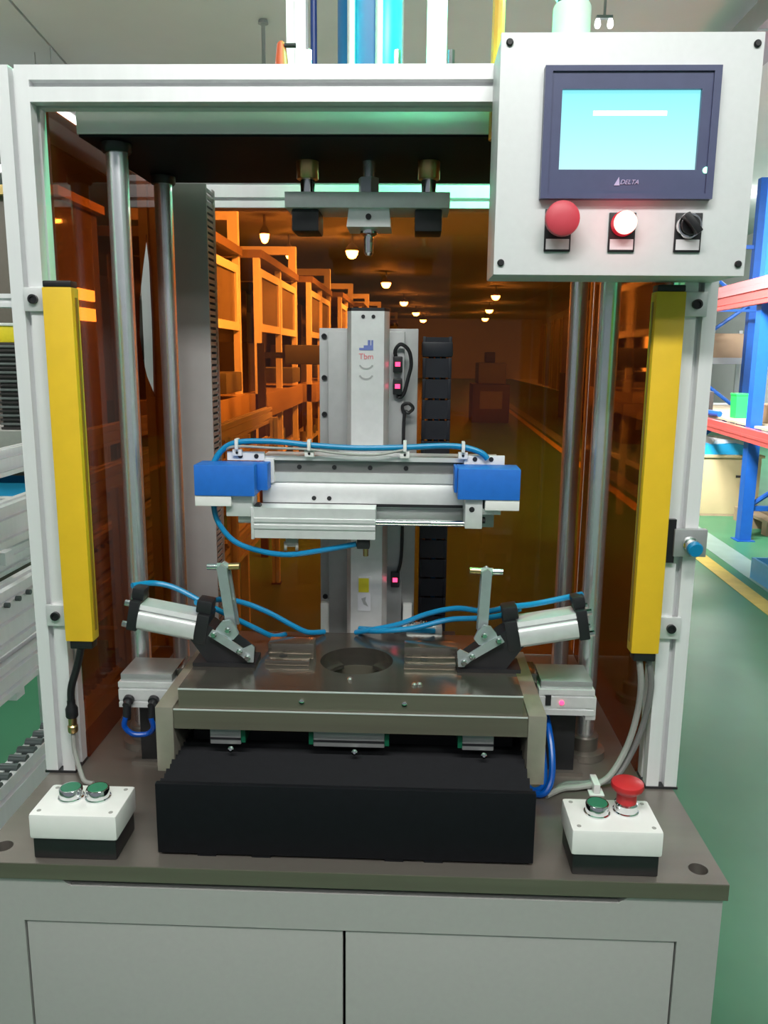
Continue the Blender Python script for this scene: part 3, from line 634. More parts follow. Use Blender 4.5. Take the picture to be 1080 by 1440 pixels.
# ---- vertical linear actuator
va = thing('vertical_actuator', 'upright silver linear actuator on grey mounting plate', 'actuator', (0, 0.2, 0.8))
box(-0.10, 0.086, 0.17, 0.32, 0.80, 0.818, b=0.001).build('foot_plate', 'steel', va)
bp = box(-0.080, 0.082, 0.204, 0.218, 0.818, 1.475, b=0.001).build('mounting_plate', 'alu_d', va)
for z in (1.462, 1.395, 1.335, 1.02):
    MB().lathe([(0.0045, 0), (0.0045, 0.003), (0.0025, 0.003), (0.0025, 0.001)], (-0.072, 0.204, z), (0, -1, 0), n=14).build('bolt', 'blackpl', bp)
box(-0.064, 0.060, 0.186, 0.204, 0.83, 1.47, b=0.001).build('rail_bed', 'alu_d', va)
body = MB().prism([(-0.031, 0.186), (-0.031, 0.162), (-0.0235, 0.150), (0.028, 0.150), (0.0355, 0.162), (0.0355, 0.186)], 'z', 0.83, 1.500).build('extrusion', 'alu_w', va)
MB().prism([(-0.031, 0.186), (-0.031, 0.162), (-0.0235, 0.150), (0.028, 0.150), (0.0355, 0.162), (0.0355, 0.186)], 'z', 1.500, 1.505).build('top_cap', 'black', va)
for x in (-0.005, 0.011):
    cyl((x, 0.150, 1.4915), (x, 0.1488, 1.4915), 0.003, n=14).build('cap_screw', 'black', body)
lg = MB(); lg.box(-0.011, 0.011, 0.1492, 0.15, 1.440, 1.4435); lg.box(-0.004, 0.011, 0.1492, 0.15, 1.4435, 1.4475); lg.box(0.0025, 0.0065, 0.1492, 0.15, 1.4475, 1.4555); lg.box(0.008, 0.011, 0.1492, 0.15, 1.4475, 1.4555)
lg.build('step_emblem', 'print_blue', body)
text_mesh('maker_lettering', 'Tbm', 0.0125, 'print_red', body, (0.000, 0.1496, 1.430), depth=0.0004)
for z in (1.420, 1.404):
    n = 12; A = [math.radians(200 + 140 * i / n) for i in range(n + 1)]
    MB().prism([(0.0 + 0.012 * math.cos(a), z + 0.010 * math.sin(a)) for a in A] + [(0.0 + 0.0095 * math.cos(a), z + 0.0075 * math.sin(a)) for a in reversed(A)], 'y', 0.1492, 0.15).build('arc_mark', 'print_grey', body)
box(-0.012, 0.009, 0.1488, 0.15, 1.012, 1.072).build('label', 'label_w', body, 'white and yellow warning label')
box(-0.0105, 0.0065, 0.1482, 0.1488, 1.045, 1.069).build('label_patch', 'label_y', body)
MB().prism([(-0.006, 1.034), (0.002, 1.037), (0.001, 1.030), (0.006, 1.020), (-0.002, 1.024)], 'y', 0.1483, 0.1488).build('label_symbol', 'print_grey', body)
for i, z in enumerate((1.418, 1.383, 1.060)):
    sn = box(0.042, 0.057, 0.172, 0.186, z - 0.013, z + 0.013, b=0.002).build('position_sensor', 'blackpl', va)
    box(0.0455, 0.0535, 0.1705, 0.172, z - 0.003, z + 0.004).build('sensor_led', 'led_red', sn)
MB().tube([(0.047, 0.18, 1.428), (0.045, 0.176, 1.44), (0.054, 0.174, 1.450), (0.067, 0.176, 1.44), (0.071, 0.178, 1.418), (0.066, 0.18, 1.395), (0.060, 0.18, 1.372), (0.052, 0.18, 1.365), (0.050, 0.182, 1.370)], 0.003).build('sensor_cable', 'blackpl', va)
MB().tube([(0.060, 0.184, 1.34), (0.058, 0.18, 1.352), (0.068, 0.178, 1.356), (0.075, 0.18, 1.348), (0.068, 0.183, 1.340), (0.061, 0.184, 1.335), (0.060, 0.184, 1.24), (0.060, 0.184, 1.11), (0.054, 0.182, 1.07)], 0.0028).build('sensor_cable', 'blackpl', va)
for x in (-0.070, 0.072):
    box(x - 0.009, x + 0.007, 0.19, 0.204, 0.93, 1.012, b=0.002).build('stop_pad', 'whitepl', va)

# ---- horizontal gripper slide
gs = thing('gripper_slide', 'horizontal silver gripper slide with blue jaws on the upright actuator', 'gripper', (0.02, 0.08, 1.16))
MB().prism([(0.055, 1.283), (0.055, 1.2765), (0.062, 1.2765), (0.062, 1.258), (0.056, 1.258), (0.056, 1.244), (0.0585, 1.244), (0.0585, 1.2415), (0.056, 1.2415), (0.052, 1.230), (0.052, 1.207), (0.11, 1.207), (0.11, 1.283)], 'x', -0.150, 0.205).build('rail_body', 'alu_w', gs, smooth=20)
box(-0.132, 0.150, 0.0608, 0.0622, 1.2585, 1.2760).build('rail_strip', mat('dark_rail_steel', (0.22, 0.22, 0.22), 0.4, 0.6), gs, 'darker grey guide strip')
box(-0.150, 0.152, 0.0505, 0.0521, 1.2080, 1.2125).build('gap_shadow', 'black', gs)  # black strip paints the shadow line above the air cylinder
for x in (-0.095, -0.042, 0.012, 0.066):
    cyl((x, 0.061, 1.266), (x, 0.0598, 1.266), 0.0036, n=14).build('rail_screw', 'black', gs)
for x in (-0.072, -0.049):
    cyl((x, 0.052, 1.220), (x, 0.0508, 1.220), 0.0034, n=14).build('body_screw', 'black', gs)
box(-0.04, 0.05, 0.11, 0.15, 1.19, 1.29, b=0.001).build('carriage', 'alu_d', gs)
box(-0.148, 0.20, 0.058, 0.11, 1.178, 1.207, b=0.001).build('under_plate', 'alu_d', gs)
# jaws
for s, x0, x1 in ((-1, -0.240, -0.152), (1, 0.141, 0.230)):
    j = box(x0, x1, 0.0, 0.05, 1.230, 1.275, b=0.0015).build('blue_jaw', 'blue', gs, 'blue plastic jaw')
    if s < 0:
        box(-0.152, -0.1365, 0.02, 0.05, 1.236, 1.275, b=0.001).build('jaw_step', 'blue', j)
        box(-0.240, -0.187, 0.002, 0.05, 1.2145, 1.230, b=0.001).build('jaw_pad', 'whitepl', j)
        pl = MB().prism([(-0.202, 1.289), (-0.146, 1.289), (-0.146, 1.279), (-0.132, 1.279), (-0.132, 1.243), (-0.146, 1.243), (-0.146, 1.276), (-0.202, 1.276)], 'y', 0.0505, 0.056).build('end_bracket', 'whitepl', gs)
        for x in (-0.182, -0.158):
            cyl((x, 0.0505, 1.2825), (x, 0.0495, 1.2825), 0.0035, n=14).build('bracket_hole', 'black', pl)
        box(-0.197, -0.158, 0.012, 0.05, 1.198, 1.230, b=0.001).build('finger_mount', 'alu_w', gs)
        cyl((-0.152, 0.03, 1.212), (-0.152, 0.018, 1.212), 0.005, n=10).build('stop_screw', 'black', gs)
    else:
        box(0.1365, 0.141, 0.012, 0.05, 1.238, 1.275, b=0.001).build('jaw_step', 'blue', j)
        box(0.181, 0.230, 0.002, 0.05, 1.2145, 1.230, b=0.001).build('jaw_pad', 'whitepl', j)
        pl = box(0.152, 0.212, 0.0505, 0.056, 1.274, 1.288, b=0.0005).build('end_bracket', 'whitepl', gs)
        for x in (0.168, 0.192):
            cyl((x, 0.0505, 1.2825), (x, 0.0495, 1.2825), 0.0035, n=14).build('bracket_hole', 'black', pl)
        fm = box(0.153, 0.178, 0.008, 0.05, 1.186, 1.230, b=0.001).build('finger_mount', 'alu_w', gs)
        cyl((0.1625, 0.008, 1.2145), (0.1625, 0.0072, 1.2145), 0.004, n=14).build('mount_hole', 'black', fm)
        box(0.178, 0.205, 0.015, 0.045, 1.206, 1.2145).build('finger_tab', 'alu_w', gs)
        cyl((0.178, 0.028, 1.195), (0.184, 0.028, 1.195), 0.005, n=8).build('stop_nut', 'black', gs)
cyb = MB().prism([(0.012, 1.166), (0.012, 1.180), (0.010, 1.1805), (0.010, 1.186), (0.012, 1.1865), (0.012, 1.190), (0.010, 1.1905), (0.010, 1.196), (0.012, 1.1965), (0.012, 1.2115), (0.05, 1.2115), (0.05, 1.166)], 'x', -0.156, 0.0225).build('air_cylinder', 'alu_w', gs, smooth=20)
box(-0.1605, -0.156, 0.010, 0.05, 1.164, 1.212, b=0.001).build('cylinder_cap', 'alu_w', gs)
cyl((-0.182, 0.03, 1.191), (-0.1605, 0.03, 1.191), 0.0065, n=16).build('rod_end', 'whitepl', gs)
cyl((0.0225, 0.026, 1.1895), (0.153, 0.026, 1.1895), 0.0048, n=20).build('piston_rod', 'chrome', gs)
box(-0.005, 0.014, 0.018, 0.034, 1.150, 1.166, b=0.002).build('hose_fitting', 'black', gs)
cyl((0.008, 0.026, 1.138), (0.008, 0.026, 1.150), 0.004, n=12).build('fitting_stem', 'brass', gs)
for x in (-0.186, -0.078, 0.064, 0.150):
    c_ = MB().box(x - 0.007, x + 0.007, 0.045, 0.054, 1.283, 1.293, b=0.001).build('hose_clip', 'whitepl', gs)
    box(x - 0.0025, x + 0.0025, 0.040, 0.056, 1.293, 1.309, b=0.001).build('clip_tie', 'whitepl', c_)
    cyl((x, 0.045, 1.288), (x, 0.0442, 1.288), 0.002, n=10).build('clip_screw', 'black', c_)
for x in (-0.115, -0.098):
    MB().lathe([(0.006, 0), (0.007, 0.0), (0.007, 0.004), (0.006, 0.004)], (x, 0.03, 1.150), (1, 0.2, 0), n=16).build('tie_loop', 'cable', gs)
MB().box(-0.112, -0.094, 0.026, 0.034, 1.150, 1.166).build('tie_mount', 'cable', gs)

# ---- air hoses (each one a thing)
def hose(pts, lab, r=0.0041, m='tube', name='air_hose'):
    return tag(MB().tube(pts, r).build(name, m), lab, 'hose')
hose([(-0.226, 0.045, 1.262), (-0.212, 0.048, 1.288), (-0.186, 0.048, 1.303), (-0.131, 0.048, 1.305), (-0.078, 0.048, 1.3005), (-0.009, 0.048, 1.297), (0.064, 0.048, 1.299), (0.117, 0.048, 1.302), (0.150, 0.048, 1.3005), (0.176, 0.046, 1.293), (0.186, 0.046, 1.284)], 'blue air hose clipped along the top of gripper slide', 0.0044)
hose([(-0.232, 0.05, 1.262), (-0.214, 0.052, 1.284), (-0.190, 0.044, 1.297), (-0.131, 0.043, 1.296), (-0.078, 0.043, 1.2945), (-0.03, 0.043, 1.289), (0.02, 0.043, 1.288), (0.062, 0.043, 1.2955)], 'thin pale cable below blue hose on top of slide', 0.002, 'cable', 'thin_cable')
hose([(-0.220, 0.03, 1.213), (-0.214, 0.03, 1.186), (-0.190, 0.03, 1.156), (-0.148, 0.03, 1.141), (-0.107, 0.03, 1.137), (-0.060, 0.028, 1.1445), (-0.006, 0.026, 1.156)], 'blue air hose looping under the left jaw to the fitting')
hose([(-0.322, -0.045, 1.106), (-0.300, -0.020, 1.103), (-0.270, -0.012, 1.094), (-0.228, -0.010, 1.071), (-0.195, -0.005, 1.052), (-0.160, 0.01, 1.028), (-0.135, 0.03, 1.008), (-0.12, 0.06, 1.0005)], 'blue air hose passing behind the left clamp cylinder')
hose([(-0.235, -0.03, 1.078), (-0.205, 0.02, 1.068), (-0.175, 0.038, 1.056), (-0.140, 0.04, 1.041), (-0.105, 0.042, 1.021), (-0.083, 0.05, 1.008), (-0.06, 0.075, 1.0005)], 'blue air hose from left clamp dropping onto the fixture plate')
hose([(-0.01, 0.075, 1.0005), (0.012, 0.06, 1.010), (0.058, 0.05, 1.024), (0.101, 0.045, 1.043), (0.145, 0.03, 1.058), (0.188, 0.0, 1.064), (0.225, -0.03, 1.084)], 'upper blue air hose arching from plate to right clamp')
hose([(0.0, 0.085, 1.002), (0.024, 0.05, 1.012), (0.080, 0.03, 1.025), (0.133, 0.02, 1.043), (0.175, 0.0, 1.053), (0.205, -0.02, 1.064), (0.232, -0.035, 1.080)], 'lower blue air hose running to the right clamp')
hose([(-0.005, 0.09, 1.002), (0.02, 0.075, 1.006), (0.055, 0.07, 1.009), (0.09, 0.075, 1.006), (0.115, 0.085, 1.002)], 'short blue air hose lying on back of the fixture plate')
hose([(0.222, -0.05, 1.088), (0.250, -0.035, 1.087), (0.280, -0.03, 1.092), (0.305, -0.035, 1.100), (0.316, -0.045, 1.106)], 'blue air hose above the right clamp cylinder')
hose([(-0.347, -0.030, 0.897), (-0.350, -0.030, 0.882), (-0.338, -0.028, 0.869), (-0.318, -0.024, 0.868), (-0.307, -0.028, 0.880), (-0.309, -0.030, 0.897)], 'dark blue hose loop under left compact cylinder', 0.0041, mat('deep_blue_hose', (0.0, 0.06, 0.36), 0.3))
hose([(0.285, 0.05, 0.905), (0.287, 0.0, 0.885), (0.289, -0.03, 0.855), (0.286, -0.05, 0.825), (0.274, -0.06, 0.808), (0.255, -0.05, 0.8045), (0.247, -0.03, 0.8045)], 'blue hose bending to the table beside right end plate', 0.005, mat('mid_blue_hose', (0.0, 0.09, 0.45), 0.3))
hose([(0.28, 0.06, 0.905), (0.279, 0.02, 0.87), (0.280, -0.02, 0.84), (0.277, -0.045, 0.815), (0.262, -0.045, 0.805), (0.249, -0.02, 0.8045)], 'second blue hose behind the right end plate', 0.004, mat('mid_blue_hose', (0.0, 0.09, 0.45), 0.3))

# ---- silver sensor on the fixture back
sx_ = thing('hose_manifold', 'small pale hose manifold behind the fixture plate', 'manifold', (0.10, 0.10, 0.968))
box(0.070, 0.128, 0.095, 0.125, 0.985, 1.004, b=0.003).build('block', 'zinc', sx_)
box(0.05, 0.15, 0.0905, 0.135, 0.80, 0.985).build('stand', 'black', sx_)
for x in (0.08, 0.098, 0.116):
    MB().lathe([(0.006, 0), (0.006, 0.005), (0.004, 0.007)], (x, 0.11, 1.004), n=14).build('port', 'chrome', sx_)

# ---- cable chain
ch = thing('cable_chain', 'dark upright cable chain right of the silver actuator', 'cable chain', (0.113, 0.265, 0.8))
zz = 0.8
k = 0
while zz < 1.44:
    z1 = zz + 0.034
    l_ = MB()
    l_.box(0.090, 0.0955, 0.245, 0.285, zz, z1, b=0.001); l_.box(0.1335, 0.139, 0.245, 0.285, zz, z1, b=0.001)
    l_.box(0.0955, 0.1335, 0.2465, 0.249, zz + 0.001, zz + 0.033); l_.box(0.0955, 0.1335, 0.281, 0.285, zz + 0.006, zz + 0.027)
    l_.build('link', 'navy', ch); zz += 0.035; k += 1
box(0.088, 0.141, 0.243, 0.287, 1.43, 1.456, b=0.004).build('end_piece', 'navy', ch)
for i, x in enumerate((0.105, 0.116, 0.126)):
    MB().tube([(x, 0.265, 0.801), (x, 0.265, 1.1), (x, 0.265, 1.44)], 0.0045).build('inner_hose', 'tube' if i == 1 else 'blackpl', ch)

# ---- slotted wire duct
wd = thing('wire_duct', 'tall grey slotted wire duct behind the left guide rods', 'wire duct', (-0.333, 0.43, 0.8))
box(-0.379, -0.307, 0.396, 0.402, 0.80, 1.735, b=0.002).build('lid', 'duct', wd)
box(-0.377, -0.309, 0.466, 0.470, 0.80, 1.735).build('back', 'duct', wd)
for xx in (-0.377, -0.311):
    fm = MB(); z = 0.803
    while z < 1.73:
        fm.box(xx, xx + 0.002, 0.402, 0.458, z, z + 0.007); z += 0.0115
    fm.box(xx, xx + 0.002, 0.452, 0.466, 0.80, 1.735)
    fo = fm.build('finger_wall', 'duct', wd, smooth=0); fo['kind'] = 'stuff'
box(-0.366, -0.322, 0.41, 0.455, 0.80, 1.72).build('wire_bundle', 'black', wd)

# ================================================================== RIGHT SIDE: RACKING
def hx(X0, y, k=0.06): return X0 + k * y      # the hall runs slightly askew to the press
RX = 2.73 - 0.06 * 5.23
rk = thing('pallet_rack', 'blue and red pallet rack along the right wall', 'rack', (2.8, 5.3, 0))
for yy in (5.30, 8.1, 2.5):
    for dx in (0.0, 0.85):
        x = hx(RX, yy) + dx
        MB().prism([(x - 0.045, yy - 0.045), (x + 0.045, yy - 0.045), (x + 0.045, yy + 0.045), (x + 0.02, yy + 0.045), (x + 0.02, yy + 0.03), (x - 0.02, yy + 0.03), (x - 0.02, yy + 0.045), (x - 0.045, yy + 0.045)], 'z', 0.006, 3.3).build('upright', 'rackblue', rk)
        box(x - 0.07, x + 0.07, yy - 0.07, yy + 0.07, 0.0, 0.006).build('foot_plate', 'rackblue', rk)
    x = hx(RX, yy)
    for za, zb in ((0.28, 0.85), (1.42, 0.85), (1.42, 2.0), (2.55, 2.0)):
        MB().tube([(x + 0.03, yy, za), (x + 0.82, yy, zb)], 0.02, n=8, sub=1).build('brace', 'rackblue', rk)
    for z in (0.26, 2.6):
        box(x + 0.045, x + 0.805, yy - 0.016, yy + 0.016, z - 0.02, z + 0.02).build('cross_bar', 'rackblue', rk)
def rack_beam(X0, z0, z1, y0, y1, m='rackred', th=0.045):
    k = 0.06
    return MB().prism([(hx(X0, y0), y0), (hx(X0, y0) + th, y0), (hx(X0, y1) + th, y1), (hx(X0, y1), y1)], 'z', z0, z1)
for z0, z1 in ((0.80, 0.90), (1.83, 1.93)):
    for dx in (-0.092, 0.897):
        for y0, y1 in ((2.5, 5.298), (5.302, 8.1)):
            b_ = rack_beam(RX + dx, z0, z1, y0, y1).build('beam', 'rackred', rk)
            rack_beam(RX + dx - 0.004, z0 + 0.035, z0 + 0.055, y0, y1, th=0.004).build('beam_rib', 'rackred', b_)
for y0, y1 in ((2.56, 5.24), (5.36, 8.04)):
    n = 9
    for yy in (y0 + 0.3, y1 - 0.3):
        box(hx(RX, yy) - 0.047, hx(RX, yy) + 0.897, yy - 0.02, yy + 0.02, 1.905, 1.93).build('support_bar', 'rackblue', rk)
    for i in range(n):
        a, b = y0 + (y1 - y0) * i / n, y0 + (y1 - y0) * (i + 1) / n - 0.006
        xx = hx(RX, a)
        box(xx, xx + 0.85, a, b, 0.9005, 0.918).build('deck_board', 'ply', rk)
# long red beams stored on the upper level
for i, (dx, z, L0, L1) in enumerate(((-0.102, 1.951, 4.1, 7.9), (0.055, 1.951, 4.3, 7.8), (-0.101, 1.997, 4.2, 7.6), (0.15, 1.951, 4.0, 7.7), (0.10, 1.997, 4.4, 7.5))):
    o = MB().prism([(hx(RX + dx, L0), L0), (hx(RX + dx, L0) + 0.055, L0), (hx(RX + dx, L1) + 0.055, L1), (hx(RX + dx, L1), L1)], 'z', z - 0.02, z + 0.025).build('steel_bar', mat('pink_red_bar', (0.66, 0.16, 0.17), 0.35))
    tag(o, ['front bottom red steel bar stored on upper rack level', 'second bottom red steel bar stored on upper rack level', 'front upper red steel bar in the stored bundle', 'rear bottom red steel bar stored on upper rack level', 'rear upper red steel bar in the stored bundle'][i], 'steel bar', 'red bars on the upper rack level')
bx_ = thing('plastic_bin', 'bright green plastic bin on the middle rack shelf', 'bin', (2.92, 6.06, 0.918))
MB().prism([(2.862, 0.919), (2.972, 0.919), (2.978, 1.125), (2.856, 1.125)], 'y', 6.0, 6.13).build('shell', 'gbin', bx_)
box(2.852, 2.982, 5.995, 6.135, 1.112, 1.13, b=0.004).build('rim', 'gbin', bx_)
dk = thing('tool_case', 'dark tool case beside the green bin on the shelf', 'case', (2.78, 6.9, 0.918))
box(2.74, 2.92, 6.7, 7.1, 0.919, 1.12, b=0.02).build('body', 'dark', dk)
MB().tube([(2.80, 6.8, 1.12), (2.80, 6.82, 1.16), (2.80, 6.98, 1.16), (2.80, 7.0, 1.12)], 0.012).build('handle', 'rackred', dk)
tag(MB().tube([(2.78, 6.15, 0.9445), (2.70, 6.65, 0.9445)], 0.025, sub=1).build('pipe', 'rackblue'), 'blue pipe lying on middle rack shelf', 'pipe')
c1 = thing('cardboard_box', 'small brown cardboard box on the shelf right of the upright', 'box', (3.05, 5.6, 0.918))
box(2.93, 3.15, 5.45, 5.85, 0.919, 1.06).build('carton', 'card', c1)
box(3.03, 3.05, 5.449, 5.851, 1.06, 1.0605).build('tape', 'ply', c1)
# grey shelf unit behind the rack
gsu = thing('shelf_unit', 'grey steel shelf unit behind the blue rack', 'shelf', (3.4, 7.4, 0))
for x in (2.98, 3.98):
    for y in (8.35, 8.95):
        box(x - 0.02, x + 0.02, y - 0.02, y + 0.02, 0, 1.75).build('post', 'greyshelf', gsu)
for z in (0.3, 0.82, 1.36):
    box(2.96, 4.0, 8.33, 8.97, z, z + 0.07).build('shelf_board', 'greyshelf', gsu)
c2 = thing('cardboard_box', 'brown cardboard box on the top grey shelf', 'box', (3.3, 8.5, 1.43))
box(3.35, 3.80, 8.38, 8.75, 1.431, 1.70).build('carton', 'card', c2)
box(3.55, 3.59, 8.379, 8.751, 1.70, 1.7005).build('tape', 'ply', c2)
# beige case under the rack and its sheet
bc = thing('storage_crate', 'large beige board crate on the floor under the rack', 'crate', (2.95, 6.6, 0))
box(2.66, 3.25, 6.3, 7.2, 0.02, 0.54, b=0.004).build('board_body', 'beige', bc)
box(2.64, 3.27, 6.28, 7.22, 0.54, 0.565, b=0.003).build('lid', 'beige', bc)
box(2.66, 3.25, 6.3, 7.2, 0.0, 0.02).build('plinth', 'wood', bc)
box(3.03, 3.09, 6.294, 6.3, 0.36, 0.38).build('handle_slot', 'dark', bc)
sh = thing('folded_sheet', 'bright blue folded sheet lying on the beige crate', 'sheet', (2.95, 6.6, 0.565))
MB().prism([(2.70, 0.566), (3.22, 0.566), (3.20, 0.62), (3.02, 0.67), (2.78, 0.655), (2.72, 0.60)], 'y', 6.32, 6.9).build('lower_fold', 'cyan', sh)
MB().prism([(2.80, 0.655), (3.02, 0.67), (3.16, 0.635), (3.12, 0.69), (2.86, 0.70)], 'y', 6.36, 6.8).build('upper_fold', mat('white_film', (0.7, 0.75, 0.8), 0.4), sh)
pal = thing('wooden_pallet', 'low wooden pallet behind the rack upright', 'pallet', (3.2, 5.7, 0))
for y in (5.5, 5.8, 6.1):
    box(2.98, 3.7, y - 0.045, y + 0.045, 0.0, 0.10).build('runner', 'wood', pal)
for i in range(5):
    box(2.98 + i * 0.15, 3.10 + i * 0.15, 5.45, 6.15, 0.10, 0.122).build('board', 'wood', pal)
bb = thing('blue_crate', 'light blue crate on the floor at the right edge', 'crate', (2.42, 3.9, 0))
MB().plate([(2.33, 3.75), (2.65, 3.75), (2.65, 4.15), (2.33, 4.15)], [[(2.35, 3.77), (2.63, 3.77), (2.63, 4.13), (2.35, 4.13)]], 'z', 0.012, 0.14).build('wall', mat('pale_blue_plastic', (0.10, 0.33, 0.62), 0.4), bb)
box(2.33, 2.65, 3.75, 4.15, 0.0, 0.012).build('bottom', mat('pale_blue_plastic', (0.10, 0.33, 0.62), 0.4), bb)
# overhead duct near the right wall
od = thing('air_duct', 'dark grey overhead duct at the upper right', 'duct', (2.6, 5, 3.2))
MB().prism([(2.05, 3.0), (2.33, 3.0), (2.55, 14), (2.27, 14)], 'z', 3.34, 3.50).build('trunk', 'greyshelf', od)
for y in (4.2, 6.5, 9.0):
    box(2.05 + 0.02 * (y - 3), 2.35 + 0.02 * (y - 3), y - 0.02, y + 0.02, 3.33, 3.60).build('hanger', 'greyshelf', od)

# ================================================================== LEFT SIDE: CONVEYORS AND FURNITURE
def rail(x, z0, z1, y0, y1, parent, name='side_rail', ny=2, w=0.045, m='alu'):
    return MB().prism(slot_poly(w, z1 - z0, x, (z0 + z1) / 2, s=0.007, d=0.012, ny=ny), 'y', y0, y1).build(name, m, parent, smooth=20)
cv = thing('roller_conveyor', 'upper silver roller conveyor left of the press', 'conveyor', (-1.0, 2.2, 0))
for x in (-0.82, -1.32):
    rail(x, 1.015, 1.105, 0.15, 3.9, cv)
    rail(x, 0.79, 0.925, 0.15, 3.9, cv, ny=3)
    rail(x, 0.685, 0.765, 0.15, 3.9, cv)
for i, y in enumerate((0.62, 1.3, 2.0, 2.7, 3.4)):
    box(-1.30, -0.84, y - 0.02, y + 0.02, 0.955, 0.985).build('cross_member', 'alu', cv)
    box(-1.30, -0.84, y - 0.02, y + 0.02, 0.63, 0.66).build('cross_member', 'alu', cv)
for y in (1.15, 2.6, 3.8):
    for x in (-0.82, -1.32):
        MB().prism(slot_poly(0.045, 0.045, x - 0.05 * (1 if x < -1 else -1), y), 'z', 0.01, 1.05).build('leg', 'alu', cv)
        box(x - 0.05 * (1 if x < -1 else -1) - 0.03, x - 0.05 * (1 if x < -1 else -1) + 0.03, y - 0.03, y + 0.03, 0.0, 0.01).build('foot', 'black', cv)
y = 0.2
while y < 2.2:
    cyl((-0.797, y, 0.895), (-0.787, y, 0.895), 0.006, n=10).build('axle_cap', 'roller', cv); y += 0.05
cv2 = thing('flow_rail_track', 'lower silver track with small dark rollers left of the press', 'conveyor', (-0.9, 1.5, 0))
rail(-0.80, 0.40, 0.53, 0.1, 3.8, cv2, ny=2); rail(-1.25, 0.40, 0.53, 0.1, 3.8, cv2, ny=2)
box(-1.35, -1.27, 0.1, 3.8, 0.56, 0.60).build('guard_strip', 'alu', cv2)
y = 0.15
while y < 2.6:
    cyl((-0.820, y, 0.530), (-0.780, y, 0.530), 0.011, n=12).build('roller', 'roller', cv2); y += 0.040
for y in (0.4, 1.6, 3.0):
    box(-1.23, -0.82, y - 0.02, y + 0.02, 0.42, 0.46).build('cross_member', 'alu', cv2)
    for x in (-0.80, -1.25):
        box(x - 0.02, x + 0.02, y - 0.02, y + 0.02, 0.0, 0.40).build('leg', 'alu', cv2)
# guard panel, blue sheet, dark tray stack, yellow box
gp = thing('guard_panel', 'plain grey machine guard beyond the left conveyor', 'guard', (-2.2, 3.2, 0))
box(-2.75, -1.86, 3.05, 3.4, 0.80, 1.02, b=0.004).build('top_guard', mat('grey_guard_paint', (0.33, 0.32, 0.30), 0.5), gp)
box(-2.75, -1.90, 3.08, 3.38, 0.60, 0.66).build('lower_shelf', 'ply', gp)
for x in (-2.7, -1.95):
    box(x - 0.02, x + 0.02, 3.2, 3.24, 0.0, 0.60).build('leg', 'alu', gp); box(x - 0.02, x + 0.02, 3.2, 3.24, 0.66, 0.80).build('strut', 'alu', gp)
sb = thing('plastic_tray', 'bright blue plastic tray on the ledge left of post', 'tray', (-2.1, 3.12, 0.66))
MB().plate([(-2.6, 3.09), (-1.93, 3.09), (-1.93, 3.36), (-2.6, 3.36)], [[(-2.59, 3.10), (-1.94, 3.10), (-1.94, 3.35), (-2.59, 3.35)]], 'z', 0.666, 0.735).build('wall', 'cyan', sb)
box(-2.6, -1.93, 3.09, 3.36, 0.661, 0.666).build('bottom', 'cyan', sb)
tk = thing('tray_stack', 'tall stack of dark finned trays behind the left post', 'tray stack', (-2.0, 3.2, 1.02))
for i in range(20):
    z = 1.022 + i * 0.0225
    box(-2.11, -1.905 - 0.0012 * i, 3.10, 3.35, z, z + 0.012, b=0.001).build('tray', 'greygear' if i % 2 else 'dark', tk)
    box(-2.10, -1.93 - 0.0012 * i, 3.11, 3.34, z + 0.012, z + 0.0225).build('tray_core', 'dark', tk)
yb_ = thing('parts_box', 'yellow parts box on top of the dark trays', 'box', (-2.02, 3.2, 1.475))
box(-2.10, -1.965, 3.12, 3.30, 1.4755, 1.56, b=0.004).build('shell', mat('yellow_plastic', (0.80, 0.62, 0.02), 0.5), yb_)
box(-2.105, -1.96, 3.115, 3.305, 1.56, 1.575, b=0.003).build('lid', 'whitepl', yb_)
# lit inspection booth seen through the left amber sheet
ib = thing('inspection_booth', 'booth with two glowing windows seen through left amber sheet', 'booth', (-2.3, 4.3, 0))
box(-2.9, -1.92, 3.5, 4.12, 0.0, 2.27).build('shell', mat('booth_paint', (0.13, 0.11, 0.09), 0.5), ib)
box(-1.92, -1.90, 3.58, 3.97, 1.735, 1.80).build('lit_window', 'boxglow', ib)
box(-1.92, -1.90, 3.62, 3.97, 1.615, 1.69).build('lit_window', 'boxglow', ib)
box(-3.0, -1.87, 3.45, 4.13, 2.27, 2.32).build('roof_rail', mat('ochre_paint', (0.62, 0.42, 0.12), 0.45), ib)
box(-1.90, -1.875, 3.55, 4.10, 0.34, 0.43).build('lower_rail', mat('ochre_paint', (0.62, 0.42, 0.12), 0.45), ib)
# white panel at far left top
for i, (x, y, z, lab) in enumerate(((-3.3, 5.9, 2.92, 'upper white lamp tube at the far left'), (-3.25, 5.9, 2.76, 'middle white lamp tube at the far left'), (-3.2, 5.9, 2.62, 'lowest white lamp tube at the far left'))):
    t = thing('tube_lamp', lab, 'lamp', (x, y, z), 'white lamp tubes at the far left')
    cyl((x - 1.2, y, z), (x, y, z), 0.028, n=12).build('tube', 'tubeglow', t)
    box(x - 1.2, x, y + 0.028, y + 0.06, z - 0.03, z + 0.03).build('holder', 'lampbody', t)
pw = thing('white_cabinet', 'tall pale cabinet at the far left behind the trays', 'cabinet', (-4, 6.2, 0))
box(-4.9, -3.05, 6.0, 6.6, 0.0, 2.5, b=0.004).build('carcass', 'frame_w', pw)
box(-4.85, -3.98, 5.985, 6.0, 0.1, 2.45).build('door', 'frame_w', pw); box(-3.97, -3.10, 5.985, 6.0, 0.1, 2.45).build('door', 'frame_w', pw)
